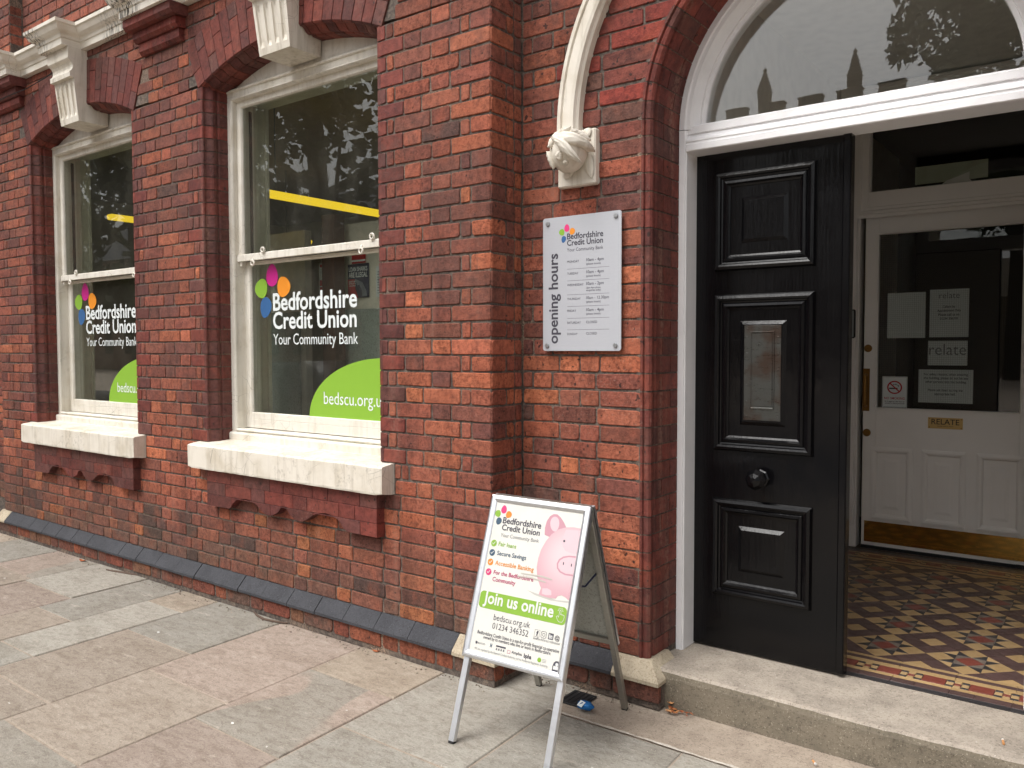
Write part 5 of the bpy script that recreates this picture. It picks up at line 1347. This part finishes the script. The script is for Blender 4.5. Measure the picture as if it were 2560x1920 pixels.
# ------------------------------------------------------------------ across the street: met as reflections, with some unseen masses added to darken them
def tree(label, x, y, h, rad, zlo, seed, n=17000, leaf=.18):
    q = random.Random(seed); r = root('street_tree', (x, y, -.1), label, 'tree', 'trees across the street')
    m = MB(); m.tube([(x, y, -.1), (x+.1, y, h*.25), (x-.1, y+.1, h*.5), (x, y, h*.8)], [.38, .30, .22, .06], 9)
    for i in range(9):
        a = q.uniform(0, 2*pi); z0 = q.uniform(zlo, h*.6); e = Vector((x+cos(a)*rad*.75, y+sin(a)*rad*.75, min(h*.9, z0+rad*.6)))
        m.tube([(x, y, z0), ((x+e.x)/2, (y+e.y)/2, z0+rad*.22), e], [.13, .08, .03], 6)
    m.build('trunk', 'bark', r)
    cl = []
    for i in range(80):
        a = q.uniform(0, 2*pi); t = q.random(); zz = zlo+(h-zlo)*t; rr_ = rad*sqrt(max(.05, 1-(2*t-.9)**2*.8))*q.uniform(.35, 1.0)
        cl.append((x+cos(a)*rr_, y+sin(a)*rr_, zz, q.uniform(.5, 1.0)*rad*.30))
    m = MB()
    for i in range(n):
        cx, cy, cz, cr = q.choice(cl); d = Vector((q.gauss(0, 1), q.gauss(0, 1), q.gauss(0, .8))).normalized()*cr*q.random()**.35
        p = Vector((cx, cy, cz))+d; u = Vector((q.gauss(0, 1), q.gauss(0, 1), q.gauss(0, 1))).normalized(); v = u.orthogonal().normalized(); s_ = leaf*q.uniform(.6, 1.3)
        g_ = q.uniform(.6, 1.3); c = (.045*g_, .075*g_, .022*g_, 1)
        m.add([p-u*s_, p+v*s_*.55, p+u*s_, p-v*s_*.55], [(0, 1, 2, 3)], 0, c)
    m.build('crown', 'foliage', r)
tree('broad street tree mirrored in the upper sash of the right-hand window', -17.0, -11.0, 15.5, 6.2, 2.6, 1)
tree('broad street tree mirrored in the upper sash of the left-hand window', -27.0, -11.5, 14.0, 5.6, 2.6, 2)
tree('bushy tree added to darken reflections in the black door and the inner door glass', 13.5, -26.0, 11.0, 4.5, 2.2, 4)  # extra tree, put in to dim the low sky mirrored in the door
tree('tall tree mirrored at the right of the fanlight over the door', -4.8, -40.0, 23.5, 5.2, 8.0, 3, 15000, .24)
CH_ = root('church_tower', (-16, -48, -.1), 'stone church tower with battlements and pinnacles mirrored in the fanlight', 'church')
m = MB(); m.box(-25, -10.2, -52, -45, -.1, 15.2); m.box(-25.2, -10.0, -52.2, -44.8, 14.7, 15.25, .05); m.build('tower_wall', 'churchstone', CH_)
NV_ = MB(); NV_.box(-9.9, 14, -50, -45.5, -.1, 4.5); NV_.rings([[(x, -50.4, 4.5), (x, -45.1, 4.5), (x, -47.7, 6.9)] for x in (-9.9, 14)]); NV_.build('added_nave', 'churchstone', CH_)  # church body added unseen to darken door reflections, kept low to admit light
for i in range(7):
    x = -24.6+i*2.2
    m = MB(); m.box(x, x+1.35, -45.2, -44.75, 15.25, 16.05, .02); m.box(x-.06, x+1.41, -45.26, -44.7, 16.05, 16.16, .03); m.build('merlon', 'churchstone', CH_)
for x in (-17.85, -12.7, -22.9):
    m = MB(); m.box(x-.32, x+.32, -45.35, -44.7, 15.25, 16.9, .03)
    m.rings([[(x-s_, -45.02-s_, z), (x+s_, -45.02-s_, z), (x+s_, -45.02+s_, z), (x-s_, -45.02+s_, z)] for s_, z in ((.38, 16.9), (.30, 17.0), (.05, 18.15))])
    for k in range(5):
        for sx_, sy_ in ((1, 1), (1, -1), (-1, 1), (-1, -1)):
            w = .27-.045*k; m.lathe([(.01, -.06), (.07, -.02), (.07, .03), (.01, .07)], (x+sx_*w, -45.02+sy_*w, 17.1+k*.2), (0, 0, 1), 6)
    m.lathe([(.04, 0), (.12, .06), (.14, .12), (.06, .2), (.01, .3)], (x, -45.02, 18.1), (0, 0, 1), 8); m.build('pinnacle', 'churchstone', CH_)
TE = root('terrace', (-50, -34, -.1), 'brick terrace across the street, added unseen to darken the glass reflections', 'building')  # invented row of houses, blocks low sky so the glass mirrors darker
m = MB(); m.box(-75, -29, -40, -32, -.1, 9.0); m.build('wall', flat('distant_brick', (120, 84, 70)), TE)
m = MB(); m.rings([[(x, -40.4, 9.0), (x, -31.6, 9.0), (x, -36, 12.6)] for x in (-75.2, -28.8)]); m.build('roof', flat('slate_roof', (74, 76, 82)), TE)
for i in range(14):
    for zz in (1.2, 5.0): m = MB(); m.box(-73.5+i*3.2, -72.2+i*3.2, -32.03, -31.95, zz, zz+2.1, .02); m.build('window', 'carglass', TE)
CR = root('parked_car', (-11.5, -6.0, -.11), 'dark parked car mirrored in the lower panes of the windows', 'car')
m = MB()
side = [(-2.1, .30), (-2.15, .62), (-2.0, .80), (-1.15, .92), (-.55, 1.40), (.75, 1.44), (1.55, .98), (2.05, .90), (2.15, .55), (2.1, .28)]
rr = []
for y, k in ((-.86, .0), (-.80, .03), (.80, .03), (.86, .0)):
    rr.append([(-11.5+a*(1 if k else .985), -6.0+y*(1.0 if b < 1.0 else .84), -.11+b) for a, b in side])
m.rings(rr); m.build('body', 'carpaint', CR)
for y in (-.79, .79):
    m = MB(); s_ = 1 if y > 0 else -1; yy = -6.0+y
    m.add([(-11.5+a, yy+s_*(.065 if b < 1.1 else -.045), -.11+b) for a, b in ((-1.0, .95), (1.35, 1.0), (.72, 1.37), (-.5, 1.34))], [(0, 1, 2, 3)]); m.build('window', 'carglass', CR)
    for a in (-1.35, 1.35):
        m = MB(); m.lathe([(.20, -.10), (.32, -.10), (.34, -.05), (.34, .07), (.31, .11), (.2, .11)], (-11.5+a, -6.0+s_*.77, .23), (0, s_, 0), 18); wh = m.build('wheel', 'tyre', CR)
        m = MB(); m.lathe([(.21, .09), (.19, .11), (.05, .10), (.01, .115)], (-11.5+a, -6.0+s_*.77, .23), (0, s_, 0), 10); m.build('rim', 'steel', wh)
for y in (-.6, .6):
    m = MB(); m.box(-11.5+2.03, -11.5+2.16, -6.0+y-.16, -6.0+y+.16, .52, .66, .03); m.build('headlight', 'lamp', CR)
